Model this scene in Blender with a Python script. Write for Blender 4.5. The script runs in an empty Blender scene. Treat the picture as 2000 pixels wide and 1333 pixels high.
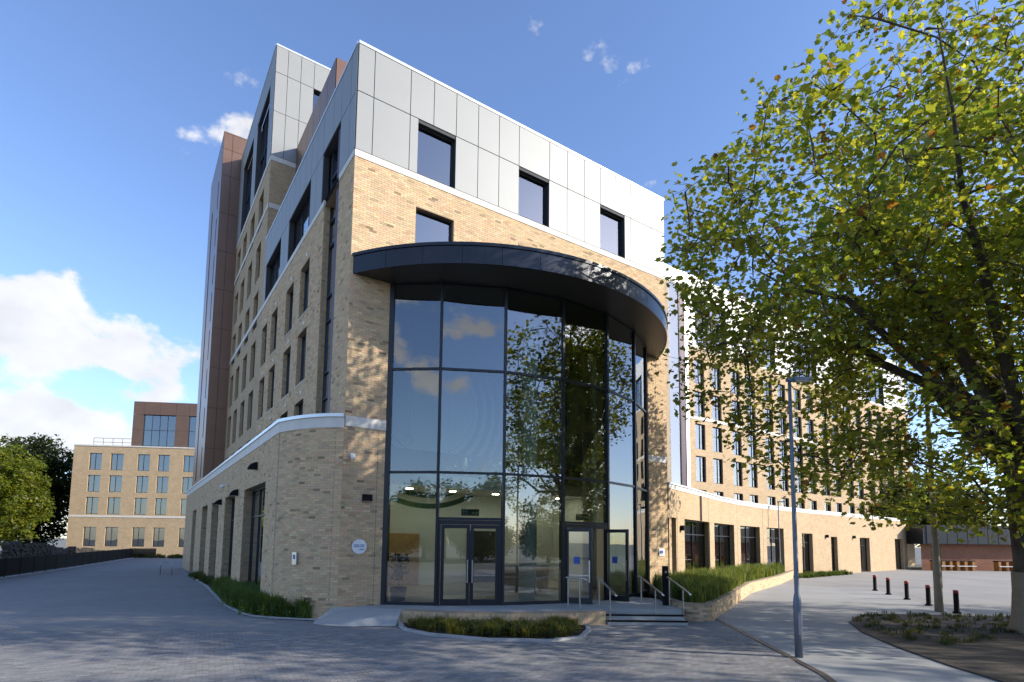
import bpy, math, random
import numpy as np
from mathutils import Vector
rng = np.random.default_rng(7); random.seed(7)
sc = bpy.context.scene
col = sc.collection
R = math.radians
G = -0.12                      # ground level
FL = 0.27                      # entrance floor level
# ---------------------------------------------------------------- camera
cam = bpy.data.cameras.new('camera'); camo = bpy.data.objects.new('camera', cam); col.objects.link(camo)
cam.sensor_width = 36; cam.lens = 36 * 1096 / 2000; cam.shift_y = (957 - 666.5) / 2000
cam.clip_start = .1; cam.clip_end = 6000
camo.location = (0, 0, 2.35)
PITCH = math.atan(102 / 1096.)
from mathutils import Matrix
camo.matrix_world = Matrix.Translation((0, 0, 2.35)) @ Matrix.Rotation(R(90) + PITCH, 4, 'X') @ Matrix.Rotation(0.0107, 4, 'Z')
sc.camera = camo
# ---------------------------------------------------------------- sky and sun
SUN_AZ, SUN_EL = R(102), R(25)
sd = Vector((math.sin(SUN_AZ) * math.cos(SUN_EL), math.cos(SUN_AZ) * math.cos(SUN_EL), math.sin(SUN_EL)))
w = bpy.data.worlds.new('World'); sc.world = w; w.use_nodes = True
nt = w.node_tree; N = nt.nodes; Lk = nt.links; N.clear()
def nd(tree, typ, **kw):
    n = tree.nodes.new(typ)
    for k, v in kw.items(): setattr(n, k, v)
    return n
def mth(tree, op, a, b=None, c=None, clamp=False):
    n = tree.nodes.new('ShaderNodeMath'); n.operation = op; n.use_clamp = clamp
    for i, v in enumerate((a, b, c)):
        if v is None: continue
        if isinstance(v, (int, float)): n.inputs[i].default_value = v
        else: tree.links.new(v, n.inputs[i])
    return n.outputs[0]
sky = nd(nt, 'ShaderNodeTexSky', sky_type='NISHITA', sun_disc=False, sun_elevation=SUN_EL, sun_rotation=SUN_AZ,
         altitude=0, air_density=1.0, dust_density=.5, ozone_density=2.4)
tc = nd(nt, 'ShaderNodeTexCoord'); sx = nd(nt, 'ShaderNodeSeparateXYZ'); Lk.new(tc.outputs['Generated'], sx.inputs[0])
zz = mth(nt, 'MAXIMUM', sx.outputs[2], 0.0)
cv = nd(nt, 'ShaderNodeVectorMath', operation='MULTIPLY'); Lk.new(tc.outputs['Generated'], cv.inputs[0]); cv.inputs[1].default_value = (1, 1, 1.5)
no = nd(nt, 'ShaderNodeTexNoise'); no.inputs['Scale'].default_value = 10.5; no.inputs['Detail'].default_value = 12; no.inputs['Roughness'].default_value = .54
Lk.new(cv.outputs[0], no.inputs['Vector'])
# broad cloud banks: where cumulus gathers (directions), low on the horizon everywhere, wisps higher up
def bank(d, r, k):
    d = Vector(d).normalized()
    dp = nd(nt, 'ShaderNodeVectorMath', operation='DISTANCE'); Lk.new(tc.outputs['Generated'], dp.inputs[0]); dp.inputs[1].default_value = d
    t = mth(nt, 'DIVIDE', dp.outputs['Value'], r); t = mth(nt, 'MULTIPLY', t, t)
    return mth(nt, 'MULTIPLY', mth(nt, 'POWER', 2.718, mth(nt, 'MULTIPLY', t, -1)), k)
def pxdir(x, y): return ((x - 1000) / 1096, 1.0, (1059 - y) / 1096)
cov = None
for x, y, r, k in ((-10, 610, .08, .33), (70, 680, .05, .2), (215, 680, .055, .29), (300, 745, .05, .29), (10, 850, .07, .32), (130, 850, .055, .22), (220, 880, .05, .18), (470, 105, .045, .13), (440, 225, .055, .2),
                   (590, 110, .04, .07), (890, 90, .035, .07)):
    b = bank(pxdir(x, y), r, k); cov = b if cov is None else mth(nt, 'ADD', cov, b)
for d in ((-.5, -.8, .3), (.3, -.9, .35), (.9, -.3, .2), (-.9, -.1, .4), (-.2, -.6, .6)):
    cov = mth(nt, 'ADD', cov, bank(d, .3, .16))
val = mth(nt, 'ADD', no.outputs['Fac'], cov)
ramp = nd(nt, 'ShaderNodeMapRange', interpolation_type='SMOOTHSTEP'); ramp.inputs['From Min'].default_value = .68; ramp.inputs['From Max'].default_value = .80
Lk.new(val, ramp.inputs['Value'])
no2 = nd(nt, 'ShaderNodeTexNoise'); no2.inputs['Scale'].default_value = 12; no2.inputs['Detail'].default_value = 6; Lk.new(cv.outputs[0], no2.inputs['Vector'])
shade = mth(nt, 'MULTIPLY_ADD', no2.outputs['Fac'], 2.2, 2.4)
cc = nd(nt, 'ShaderNodeCombineXYZ')
for i, k in enumerate((1.0, 1.0, 1.03)): Lk.new(mth(nt, 'MULTIPLY', shade, k), cc.inputs[i])
tint = nd(nt, 'ShaderNodeMix', data_type='RGBA', blend_type='MULTIPLY'); tint.inputs[0].default_value = 1
Lk.new(sky.outputs[0], tint.inputs[6]); tint.inputs[7].default_value = (.90, .925, 1.07, 1)
mx = nd(nt, 'ShaderNodeMix', data_type='RGBA'); Lk.new(mth(nt, 'MULTIPLY', ramp.outputs[0], .93), mx.inputs[0]); Lk.new(tint.outputs[2], mx.inputs[6]); Lk.new(cc.outputs[0], mx.inputs[7])
bg = nd(nt, 'ShaderNodeBackground'); bg.inputs['Strength'].default_value = .15; Lk.new(mx.outputs[2], bg.inputs[0])
wo = nd(nt, 'ShaderNodeOutputWorld'); Lk.new(bg.outputs[0], wo.inputs[0])
sun = bpy.data.lights.new('sun', 'SUN'); sun.energy = 3.7; sun.angle = R(.53); sun.color = (1, .93, .82)
so = bpy.data.objects.new('sun', sun); col.objects.link(so); so.rotation_euler = (-sd).to_track_quat('-Z', 'Y').to_euler()
so.location = (40, -10, 40)
sc.view_settings.view_transform = 'Standard'; sc.view_settings.look = 'None'; sc.view_settings.gamma = 1; sc.view_settings.use_curve_mapping = False
sc.view_settings.exposure = .9
sc.cycles.max_bounces = 8; sc.cycles.transparent_max_bounces = 16; sc.cycles.caustics_reflective = False; sc.cycles.caustics_refractive = False
sc.cycles.sample_clamp_indirect = 6

# ---------------------------------------------------------------- materials
MAT = {}
def new_mat(name):
    m = bpy.data.materials.new(name); m.use_nodes = True; MAT[name] = m
    return m, m.node_tree, m.node_tree.nodes['Principled BSDF']
def plain(name, c, rough=.6, metal=0., var=.12, scale=6., bump=0., spec=.5, coords='Object'):
    m, t, b = new_mat(name)
    tcn = t.nodes.new('ShaderNodeTexCoord'); nz = t.nodes.new('ShaderNodeTexNoise'); nz.inputs['Scale'].default_value = scale; nz.inputs['Detail'].default_value = 5
    t.links.new(tcn.outputs[coords], nz.inputs['Vector'])
    hv = t.nodes.new('ShaderNodeMapRange'); hv.inputs['From Min'].default_value = .3; hv.inputs['From Max'].default_value = .7
    hv.inputs['To Min'].default_value = 1 - var; hv.inputs['To Max'].default_value = 1 + var; t.links.new(nz.outputs['Fac'], hv.inputs['Value'])
    mu = t.nodes.new('ShaderNodeVectorMath'); mu.operation = 'SCALE'; mu.inputs[0].default_value = c[:3]; t.links.new(hv.outputs[0], mu.inputs['Scale'])
    t.links.new(mu.outputs[0], b.inputs['Base Color'])
    b.inputs['Roughness'].default_value = rough; b.inputs['Metallic'].default_value = metal; b.inputs['Specular IOR Level'].default_value = spec
    if bump:
        nb = t.nodes.new('ShaderNodeTexNoise'); nb.inputs['Scale'].default_value = scale * 8; nb.inputs['Detail'].default_value = 4; t.links.new(tcn.outputs[coords], nb.inputs['Vector'])
        bp = t.nodes.new('ShaderNodeBump'); bp.inputs['Strength'].default_value = bump; bp.inputs['Distance'].default_value = .02
        t.links.new(nb.outputs['Fac'], bp.inputs['Height']); t.links.new(bp.outputs[0], b.inputs['Normal'])
    return m
def attr_mat(name, rough=.85, bump=.3, nscale=30., var=.15, transl=0., spec=.3):
    """colour comes from the per-piece colour attribute 'col' times fine grain"""
    m, t, b = new_mat(name)
    at = t.nodes.new('ShaderNodeAttribute'); at.attribute_name = 'col'
    tcn = t.nodes.new('ShaderNodeTexCoord'); nz = t.nodes.new('ShaderNodeTexNoise'); nz.inputs['Scale'].default_value = nscale; nz.inputs['Detail'].default_value = 4
    t.links.new(tcn.outputs['Object'], nz.inputs['Vector'])
    hv = t.nodes.new('ShaderNodeMapRange'); hv.inputs['From Min'].default_value = .3; hv.inputs['From Max'].default_value = .7
    hv.inputs['To Min'].default_value = 1 - var; hv.inputs['To Max'].default_value = 1 + var; t.links.new(nz.outputs['Fac'], hv.inputs['Value'])
    mu = t.nodes.new('ShaderNodeVectorMath'); mu.operation = 'SCALE'; t.links.new(at.outputs['Color'], mu.inputs[0]); t.links.new(hv.outputs[0], mu.inputs['Scale'])
    t.links.new(mu.outputs[0], b.inputs['Base Color']); b.inputs['Roughness'].default_value = rough; b.inputs['Specular IOR Level'].default_value = spec
    if bump:
        bp = t.nodes.new('ShaderNodeBump'); bp.inputs['Strength'].default_value = bump; bp.inputs['Distance'].default_value = .004
        t.links.new(nz.outputs['Fac'], bp.inputs['Height']); t.links.new(bp.outputs[0], b.inputs['Normal'])
    if transl:
        tr = t.nodes.new('ShaderNodeBsdfTranslucent')
        m2 = t.nodes.new('ShaderNodeVectorMath'); m2.operation = 'MULTIPLY'; t.links.new(mu.outputs[0], m2.inputs[0]); m2.inputs[1].default_value = (1.7, 1.6, .7)
        t.links.new(m2.outputs[0], tr.inputs['Color'])
        ms = t.nodes.new('ShaderNodeMixShader'); ms.inputs[0].default_value = transl
        t.links.new(b.outputs[0], ms.inputs[1]); t.links.new(tr.outputs[0], ms.inputs[2]); t.links.new(ms.outputs[0], t.nodes['Material Output'].inputs['Surface'])
    return m
def glass(name, tint, ior, rough=.0):
    m, t, b = new_mat(name)
    tr = t.nodes.new('ShaderNodeBsdfTransparent'); tr.inputs[0].default_value = (*tint, 1)
    gl = t.nodes.new('ShaderNodeBsdfGlossy'); gl.inputs['Roughness'].default_value = rough; gl.inputs['Color'].default_value = (.93, .97, 1, 1)
    tcn = t.nodes.new('ShaderNodeTexCoord'); nz = t.nodes.new('ShaderNodeTexNoise'); nz.inputs['Scale'].default_value = .55; nz.inputs['Detail'].default_value = 1
    t.links.new(tcn.outputs['Object'], nz.inputs['Vector'])
    bp = t.nodes.new('ShaderNodeBump'); bp.inputs['Strength'].default_value = .10; bp.inputs['Distance'].default_value = .03; t.links.new(nz.outputs['Fac'], bp.inputs['Height'])
    t.links.new(bp.outputs[0], gl.inputs['Normal'])
    fr = t.nodes.new('ShaderNodeFresnel'); fr.inputs['IOR'].default_value = ior
    ms = t.nodes.new('ShaderNodeMixShader'); t.links.new(fr.outputs[0], ms.inputs[0]); t.links.new(tr.outputs[0], ms.inputs[1]); t.links.new(gl.outputs[0], ms.inputs[2])
    t.links.new(ms.outputs[0], t.nodes['Material Output'].inputs['Surface'])
    return m
def brick_tex(name, c1, c2, mortar, bw=.24, bh=.08):
    m, t, b = new_mat(name)
    uv = t.nodes.new('ShaderNodeUVMap'); uv.uv_map = 'UVMap'
    bt = t.nodes.new('ShaderNodeTexBrick'); bt.inputs['Scale'].default_value = 1; bt.inputs['Brick Width'].default_value = bw; bt.inputs['Row Height'].default_value = bh
    bt.inputs['Mortar Size'].default_value = .006; bt.inputs['Mortar Smooth'].default_value = .2; bt.inputs['Bias'].default_value = -.15
    bt.inputs['Color1'].default_value = (*c1, 1); bt.inputs['Color2'].default_value = (*c2, 1); bt.inputs['Mortar'].default_value = (*mortar, 1)
    t.links.new(uv.outputs[0], bt.inputs['Vector'])
    nz = t.nodes.new('ShaderNodeTexNoise'); nz.inputs['Scale'].default_value = 1.1; nz.inputs['Detail'].default_value = 6; t.links.new(uv.outputs[0], nz.inputs['Vector'])
    hv = t.nodes.new('ShaderNodeMapRange'); hv.inputs['To Min'].default_value = .84; hv.inputs['To Max'].default_value = 1.16; t.links.new(nz.outputs['Fac'], hv.inputs['Value'])
    mu = t.nodes.new('ShaderNodeVectorMath'); mu.operation = 'SCALE'; t.links.new(bt.outputs['Color'], mu.inputs[0]); t.links.new(hv.outputs[0], mu.inputs['Scale'])
    t.links.new(mu.outputs[0], b.inputs['Base Color']); b.inputs['Roughness'].default_value = .88; b.inputs['Specular IOR Level'].default_value = .25
    bp = t.nodes.new('ShaderNodeBump'); bp.inputs['Strength'].default_value = .5; bp.inputs['Distance'].default_value = .01; bp.invert = True
    t.links.new(bt.outputs['Fac'], bp.inputs['Height']); t.links.new(bp.outputs[0], b.inputs['Normal'])
    return m
BUFF = np.array((.57, .415, .25))
attr_mat('brick', .88, .4, 40, .14)
plain('mortar', (.36, .28, .19), .95, var=.15, scale=3)
brick_tex('brick_far', (.52, .385, .235), (.42, .30, .175), (.36, .275, .19))
brick_tex('brick_red', (.30, .14, .085), (.24, .11, .07), (.2, .14, .11))
plain('stone', (.66, .62, .55), .7, var=.07, scale=2, bump=.05)
plain('clad_grey', (.265, .27, .262), .52, .1, var=.025, scale=.8)
plain('clad_white', (.55, .55, .54), .45, .05, var=.02, scale=.8)
plain('clad_brown', (.20, .115, .078), .36, .5, var=.06, scale=.9)
plain('clad_back', (.05, .05, .055), .8)
plain('trim_metal', (.72, .74, .75), .35, .5, var=.02)
plain('anthracite', (.022, .026, .034), .32, .3, var=.1, scale=1.2)
plain('frame_dark', (.018, .021, .027), .4, .2, var=.1)
plain('soffit', (.035, .034, .034), .42, .1, var=.15, scale=.8)
plain('steel', (.55, .55, .54), .28, .95, var=.05)
plain('galv', (.135, .16, .20), .5, .3, var=.1, scale=4)
plain('mesh_panel', (.055, .035, .05), .55, .3, var=.5, scale=18)
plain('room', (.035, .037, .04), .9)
plain('curtain', (.55, .55, .52), .9, var=.1)
plain('white', (.8, .8, .79), .6, var=.03)
plain('lobby_wall', (.68, .72, .68), .85, var=.04, scale=1)
plain('lobby_floor', (.48, .44, .36), .35, var=.08, scale=2)
plain('oak', (.42, .26, .12), .5, var=.15, scale=5)
plain('black', (.006, .006, .0065), .7, var=.1, spec=.2)
plain('blue_print', (.05, .12, .42), .6)
plain('green_sign', (.01, .09, .06), .5)
plain('red', (.35, .03, .025), .5)
plain('yellow', (.34, .16, .03), .55)
plain('mulch', (.035, .024, .018), .95, var=.45, scale=9, bump=.7)
plain('soil', (.055, .040, .028), .95, var=.45, scale=2.2, bump=.8)
plain('kerb', (.36, .36, .35), .8, var=.1, scale=3, bump=.1)
plain('footpath', (.33, .325, .31), .85, var=.10, scale=.45, bump=.12)
plain('plaza', (.29, .275, .25), .88, var=.10, scale=.3, bump=.12)
plain('apron', (.36, .36, .345), .8, var=.08, scale=.7, bump=.08)
plain('ground', (.16, .16, .14), .95, var=.2, scale=.1)
plain('drain', (.10, .08, .065), .6, .4, var=.2)
attr_mat('paver', .85, .3, 25, .12)
plain('paver_joint', (.085, .085, .09), .95, var=.15, scale=3)
plain('bark', (.075, .058, .043), .95, var=.45, scale=3, bump=.9)
plain('wrap', (.26, .20, .14), .95, var=.12, scale=8, bump=.3)
plain('timber_pole', (.30, .25, .19), .85, var=.15, scale=3, bump=.2)
plain('rubble', (.06, .052, .042), .95, var=.35, scale=3, bump=.6)
attr_mat('leaf', .45, 0, 8, .12, transl=.62, spec=.5)
attr_mat('grass_blade', .6, 0, 8, .12, transl=.35)
glass('glass_lobby', (.82, .95, .88), 2.7)
glass('glass_win', (.60, .66, .68), 3.0)
# paving beyond the built blocks keeps the same courses as a material
m, t, b = new_mat('paver_far')
tcn = t.nodes.new('ShaderNodeTexCoord'); mp = t.nodes.new('ShaderNodeMapping'); mp.inputs['Rotation'].default_value = (0, 0, R(-28)); t.links.new(tcn.outputs['Object'], mp.inputs[0])
bt = t.nodes.new('ShaderNodeTexBrick'); bt.inputs['Scale'].default_value = 1; bt.inputs['Brick Width'].default_value = .21; bt.inputs['Row Height'].default_value = .105; bt.inputs['Mortar Size'].default_value = .002
bt.inputs['Color1'].default_value = (.19, .185, .18, 1); bt.inputs['Color2'].default_value = (.24, .23, .22, 1); bt.inputs['Mortar'].default_value = (.15, .15, .155, 1)
t.links.new(mp.outputs[0], bt.inputs['Vector'])
nz = t.nodes.new('ShaderNodeTexNoise'); nz.inputs['Scale'].default_value = .35; nz.inputs['Detail'].default_value = 6; t.links.new(tcn.outputs['Object'], nz.inputs['Vector'])
hv = t.nodes.new('ShaderNodeMapRange'); hv.inputs['To Min'].default_value = .8; hv.inputs['To Max'].default_value = 1.2; t.links.new(nz.outputs['Fac'], hv.inputs['Value'])
mu = t.nodes.new('ShaderNodeVectorMath'); mu.operation = 'SCALE'; t.links.new(bt.outputs['Color'], mu.inputs[0]); t.links.new(hv.outputs[0], mu.inputs['Scale'])
t.links.new(mu.outputs[0], b.inputs['Base Color']); b.inputs['Roughness'].default_value = .85
# mural of wide concentric arcs printed on the lobby's back wall
m, t, b = new_mat('mural')
tcn = t.nodes.new('ShaderNodeTexCoord'); ds = t.nodes.new('ShaderNodeVectorMath'); ds.operation = 'DISTANCE'; ds.inputs[1].default_value = (6.5, 7.4, 9.2); t.links.new(tcn.outputs['Object'], ds.inputs[0])
fr = mth(t, 'FRACT', mth(t, 'MULTIPLY', ds.outputs['Value'], 1.9)); gt = mth(t, 'GREATER_THAN', fr, .52)
rgt = mth(t, 'MULTIPLY', gt, mth(t, 'GREATER_THAN', ds.outputs['Value'], 2.6)); rgt = mth(t, 'MULTIPLY', rgt, mth(t, 'LESS_THAN', ds.outputs['Value'], 5.3))
mxn = t.nodes.new('ShaderNodeMix'); mxn.data_type = 'RGBA'; t.links.new(rgt, mxn.inputs[0]); mxn.inputs[6].default_value = (.66, .70, .66, 1); mxn.inputs[7].default_value = (.03, .09, .07, 1)
t.links.new(mxn.outputs[2], b.inputs['Base Color']); b.inputs['Roughness'].default_value = .8

# ---------------------------------------------------------------- mesh helpers
class MB:
    def __init__(s): s.v = []; s.f = []; s.c = []; s.uv = []
    def quad(s, a, b, c, d, colr=None, uv=None):
        i = len(s.v); s.v += [a, b, c, d]; s.f.append((i, i + 1, i + 2, i + 3)); s.c.append(colr); s.uv.append(uv); return s
    def box(s, lo, hi, colr=None):
        (x0, y0, z0), (x1, y1, z1) = lo, hi; i = len(s.v)
        s.v += [(x0, y0, z0), (x1, y0, z0), (x1, y1, z0), (x0, y1, z0), (x0, y0, z1), (x1, y0, z1), (x1, y1, z1), (x0, y1, z1)]
        for f in ((0, 3, 2, 1), (4, 5, 6, 7), (0, 1, 5, 4), (1, 2, 6, 5), (2, 3, 7, 6), (3, 0, 4, 7)): s.f.append(tuple(i + k for k in f)); s.c.append(colr); s.uv.append(None)
        return s
    def obox(s, o, d, out, a0, a1, n0, n1, z0, z1):
        """box in a wall frame: o origin, d along, out outward, a along, n outward, z up"""
        i = len(s.v)
        for z in (z0, z1):
            for a, n in ((a0, n0), (a1, n0), (a1, n1), (a0, n1)): s.v.append((o[0] + d[0] * a + out[0] * n, o[1] + d[1] * a + out[1] * n, z))
        for f in ((0, 3, 2, 1), (4, 5, 6, 7), (0, 1, 5, 4), (1, 2, 6, 5), (2, 3, 7, 6), (3, 0, 4, 7)): s.f.append(tuple(i + k for k in f)); s.c.append(None); s.uv.append(None)
        return s
    def tube(s, pts, rad, seg=8, cap=True):
        pts = [Vector(p) for p in pts]; rad = rad if hasattr(rad, '__len__') else [rad] * len(pts); base = len(s.v)
        up = None
        for k, p in enumerate(pts):
            d = (pts[min(k + 1, len(pts) - 1)] - pts[max(k - 1, 0)]).normalized()
            if up is None: up = Vector((1, 0, 0)) if abs(d.x) < .8 else Vector((0, 1, 0))
            a = d.cross(up).normalized(); bb = d.cross(a); up = -bb if False else up
            for j in range(seg):
                t = 2 * math.pi * j / seg; s.v.append(tuple(p + (a * math.cos(t) + bb * math.sin(t)) * rad[k]))
        for k in range(len(pts) - 1):
            for j in range(seg):
                a0 = base + k * seg + j; a1 = base + k * seg + (j + 1) % seg; s.f.append((a0, a1, a1 + seg, a0 + seg)); s.c.append(None); s.uv.append(None)
        if cap:
            s.f.append(tuple(base + j for j in range(seg))[::-1]); s.c.append(None); s.uv.append(None)
            e = base + (len(pts) - 1) * seg; s.f.append(tuple(e + j for j in range(seg))); s.c.append(None); s.uv.append(None)
        return s
    def lathe(s, c, prof, seg=16):
        base = len(s.v)
        for r, z in prof:
            for j in range(seg):
                t = 2 * math.pi * j / seg; s.v.append((c[0] + r * math.cos(t), c[1] + r * math.sin(t), c[2] + z))
        for k in range(len(prof) - 1):
            for j in range(seg):
                a0 = base + k * seg + j; a1 = base + k * seg + (j + 1) % seg; s.f.append((a0, a1, a1 + seg, a0 + seg)); s.c.append(None); s.uv.append(None)
        for k, rev in ((0, True), (len(prof) - 1, False)):
            fc = tuple(base + k * seg + j for j in range(seg)); s.f.append(fc[::-1] if rev else fc); s.c.append(None); s.uv.append(None)
        return s
    def poly(s, pts, z, h=0):
        """flat polygon at z, or a slab h thick below it"""
        n = len(pts); i = len(s.v); s.v += [(p[0], p[1], z) for p in pts]; s.f.append(tuple(range(i, i + n))); s.c.append(None); s.uv.append(None)
        if h:
            s.v += [(p[0], p[1], z - h) for p in pts]
            for k in range(n): s.f.append((i + k, i + n + k, i + n + (k + 1) % n, i + (k + 1) % n)); s.c.append(None); s.uv.append(None)
            s.f.append(tuple(range(i + 2 * n - 1, i + n - 1, -1))); s.c.append(None); s.uv.append(None)
        return s
    def sweep(s, pts, outs, n0, n1, z0, z1):
        """rectangular bar along a plan path; outs = outward direction at each point"""
        i = len(s.v)
        for p, o in zip(pts, outs):
            for n, z in ((n0, z0), (n1, z0), (n1, z1), (n0, z1)): s.v.append((p[0] + o[0] * n, p[1] + o[1] * n, z))
        for k in range(len(pts) - 1):
            for j in range(4): s.f.append((i + k * 4 + j, i + k * 4 + (j + 1) % 4, i + k * 4 + 4 + (j + 1) % 4, i + k * 4 + 4 + j)); s.c.append(None); s.uv.append(None)
        e = i + (len(pts) - 1) * 4
        for q in ((i, i + 3, i + 2, i + 1), (e, e + 1, e + 2, e + 3)): s.f.append(q); s.c.append(None); s.uv.append(None)
        return s
    def build(s, name, mat, parent=None, smooth=False):
        me = bpy.data.meshes.new(name); me.from_pydata(s.v, [], s.f)
        mats = mat if isinstance(mat, (list, tuple)) else [mat]
        for mm in mats: me.materials.append(MAT[mm])
        if any(c is not None for c in s.c):
            ca = me.color_attributes.new('col', 'FLOAT_COLOR', 'CORNER'); arr = np.ones((len(me.loops), 4), 'f'); k = 0
            cnt = np.array([len(f) for f in s.f]); cols = np.array([c if c is not None else (.3, .3, .3) for c in s.c], 'f'); arr[:, :3] = np.repeat(cols, cnt, 0); ca.data.foreach_set('color', arr.ravel())
        if any(u is not None for u in s.uv):
            ul = me.uv_layers.new(name='UVMap'); arr = []
            for f, u in zip(s.f, s.uv): arr += list(u) if u is not None else [(0, 0)] * len(f)
            ul.data.foreach_set('uv', np.array(arr, 'f').ravel())
        if smooth: me.polygons.foreach_set('use_smooth', [True] * len(me.polygons))
        me.update()
        return link(name, me, parent)
def link(name, data, parent=None):
    o = bpy.data.objects.new(name, data); col.objects.link(o)
    if parent is not None: o.parent = parent
    return o
def tag(o, label=None, cat=None, group=None, kind=None):
    if label: o['label'] = label
    if cat: o['category'] = cat
    if group: o['group'] = group
    if kind: o['kind'] = kind
    return o
def thing(name, label, cat, loc=(0, 0, 0), rz=0, group=None):
    o = link(name, None); o.location = loc; o.rotation_euler[2] = rz; return tag(o, label, cat, group)
def copy_tree(o, parent=None):
    c = o.copy(); col.objects.link(c); c.parent = parent
    for ch in list(o.children): copy_tree(ch, c)
    return c
def np_mesh(name, V, F, mat, parent=None, cols=None, smooth=False):
    """V (n,3), F (m,k) arrays; cols one colour per face"""
    me = bpy.data.meshes.new(name); k = F.shape[1]
    me.vertices.add(len(V)); me.vertices.foreach_set('co', V.astype('f').ravel())
    me.loops.add(F.size); me.loops.foreach_set('vertex_index', F.astype('i').ravel())
    me.polygons.add(len(F)); me.polygons.foreach_set('loop_start', np.arange(len(F), dtype='i') * k)
    me.polygons.foreach_set('use_smooth', np.full(len(F), smooth))
    me.update(calc_edges=True); me.materials.append(MAT[mat])
    if cols is not None:
        ca = me.color_attributes.new('col', 'FLOAT_COLOR', 'CORNER'); a = np.ones((F.size, 4), 'f'); a[:, :3] = np.repeat(cols, k, 0); ca.data.foreach_set('color', a.ravel())
    me.validate()
    return link(name, me, parent)

# ---------------------------------------------------------------- walls
class Path:
    """plan path of a wall face: straight or curved, with its outward normals"""
    def __init__(s, pts, flip=False):
        s.p = np.array(pts, float); d = np.diff(s.p, axis=0); l = np.hypot(d[:, 0], d[:, 1]); s.s = np.concatenate([[0], np.cumsum(l)]); s.len = s.s[-1]
        t = d / l[:, None]; tn = np.vstack([t[:1], (t[:-1] + t[1:]) / 2, t[-1:]]); tn /= np.hypot(tn[:, 0], tn[:, 1])[:, None]
        s.n = np.stack([tn[:, 1], -tn[:, 0]], 1) * (-1 if flip else 1)
    def at(s, a, n=0.):
        a = np.asarray(a, float); x = np.interp(a, s.s, s.p[:, 0]) + np.interp(a, s.s, s.n[:, 0]) * n; y = np.interp(a, s.s, s.p[:, 1]) + np.interp(a, s.s, s.n[:, 1]) * n
        return x, y
    def P(s, a, z, n=0.):
        x, y = s.at(a, n); return (float(x), float(y), z)
    def sub(s, a0, a1, step=.4):
        k = [a0] + [q for q in s.s if a0 < q < a1] + [a1]; return k
def wall(root, name, path, z0, z1, openings=(), depth=.25, mat='mortar', bricks=False, bw=.24, bh=.08, soldier=False, reveal_mat=None):
    """wall face with real openings and reveals (part); brickwork with recessed joints as one child"""
    mb = MB(); L = path.len
    A = sorted(set([0, L] + [q for o in openings for q in (o[0], o[1])] + [float(q) for q in path.s])); A = [q for q in A if 0 <= q <= L]
    Z = sorted(set([z0, z1] + [q for o in openings for q in (o[2], o[3]) if z0 <= q <= z1]))
    inside = lambda a, z: any(o[0] < a < o[1] and o[2] < z < o[3] for o in openings)
    for a0, a1 in zip(A[:-1], A[1:]):
        if a1 - a0 < 1e-6: continue
        for q0, q1 in zip(Z[:-1], Z[1:]):
            if inside((a0 + a1) / 2, (q0 + q1) / 2): continue
            mb.quad(path.P(a0, q0), path.P(a1, q0), path.P(a1, q1), path.P(a0, q1), None, ((a0, q0), (a1, q0), (a1, q1), (a0, q1)))
    rv = []
    for (a, b, c, d) in openings:
        c = max(c, z0); d = min(d, z1)
        for q0, q1, x0, x1 in ((c, d, a, a), (c, d, b, b)):
            mb.quad(path.P(x0, q0), path.P(x0, q1), path.P(x0, q1, -depth), path.P(x0, q0, -depth), None, ((0, q0), (0, q1), (depth, q1), (depth, q0)))
            rv.append((x0, q0, q1, 1 if x0 == a else -1))
        mb.quad(path.P(a, d), path.P(b, d), path.P(b, d, -depth), path.P(a, d, -depth), None, ((a, 0), (b, 0), (b, depth), (a, depth)))
        mb.quad(path.P(a, c), path.P(b, c), path.P(b, c, -depth), path.P(a, c, -depth), None, ((a, 0), (b, 0), (b, depth), (a, depth)))
    wo_ = mb.build(name, mat, root)
    if bricks: brickwork(wo_, path, z0, z1, openings, rv, depth, bw, bh)
    return wo_
def brick_cols(n, dark=.045):
    v = rng.normal(1, .085, (n, 1)); t = rng.normal(0, .03, (n, 3)); c = BUFF * v * (1 + t)
    d = rng.random(n) < dark; c[d] *= rng.uniform(.45, .75, (d.sum(), 1)); p = rng.random(n) < .12; c[p] *= np.array((1.02, .93, .92))
    return np.clip(c, .03, .8)
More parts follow.
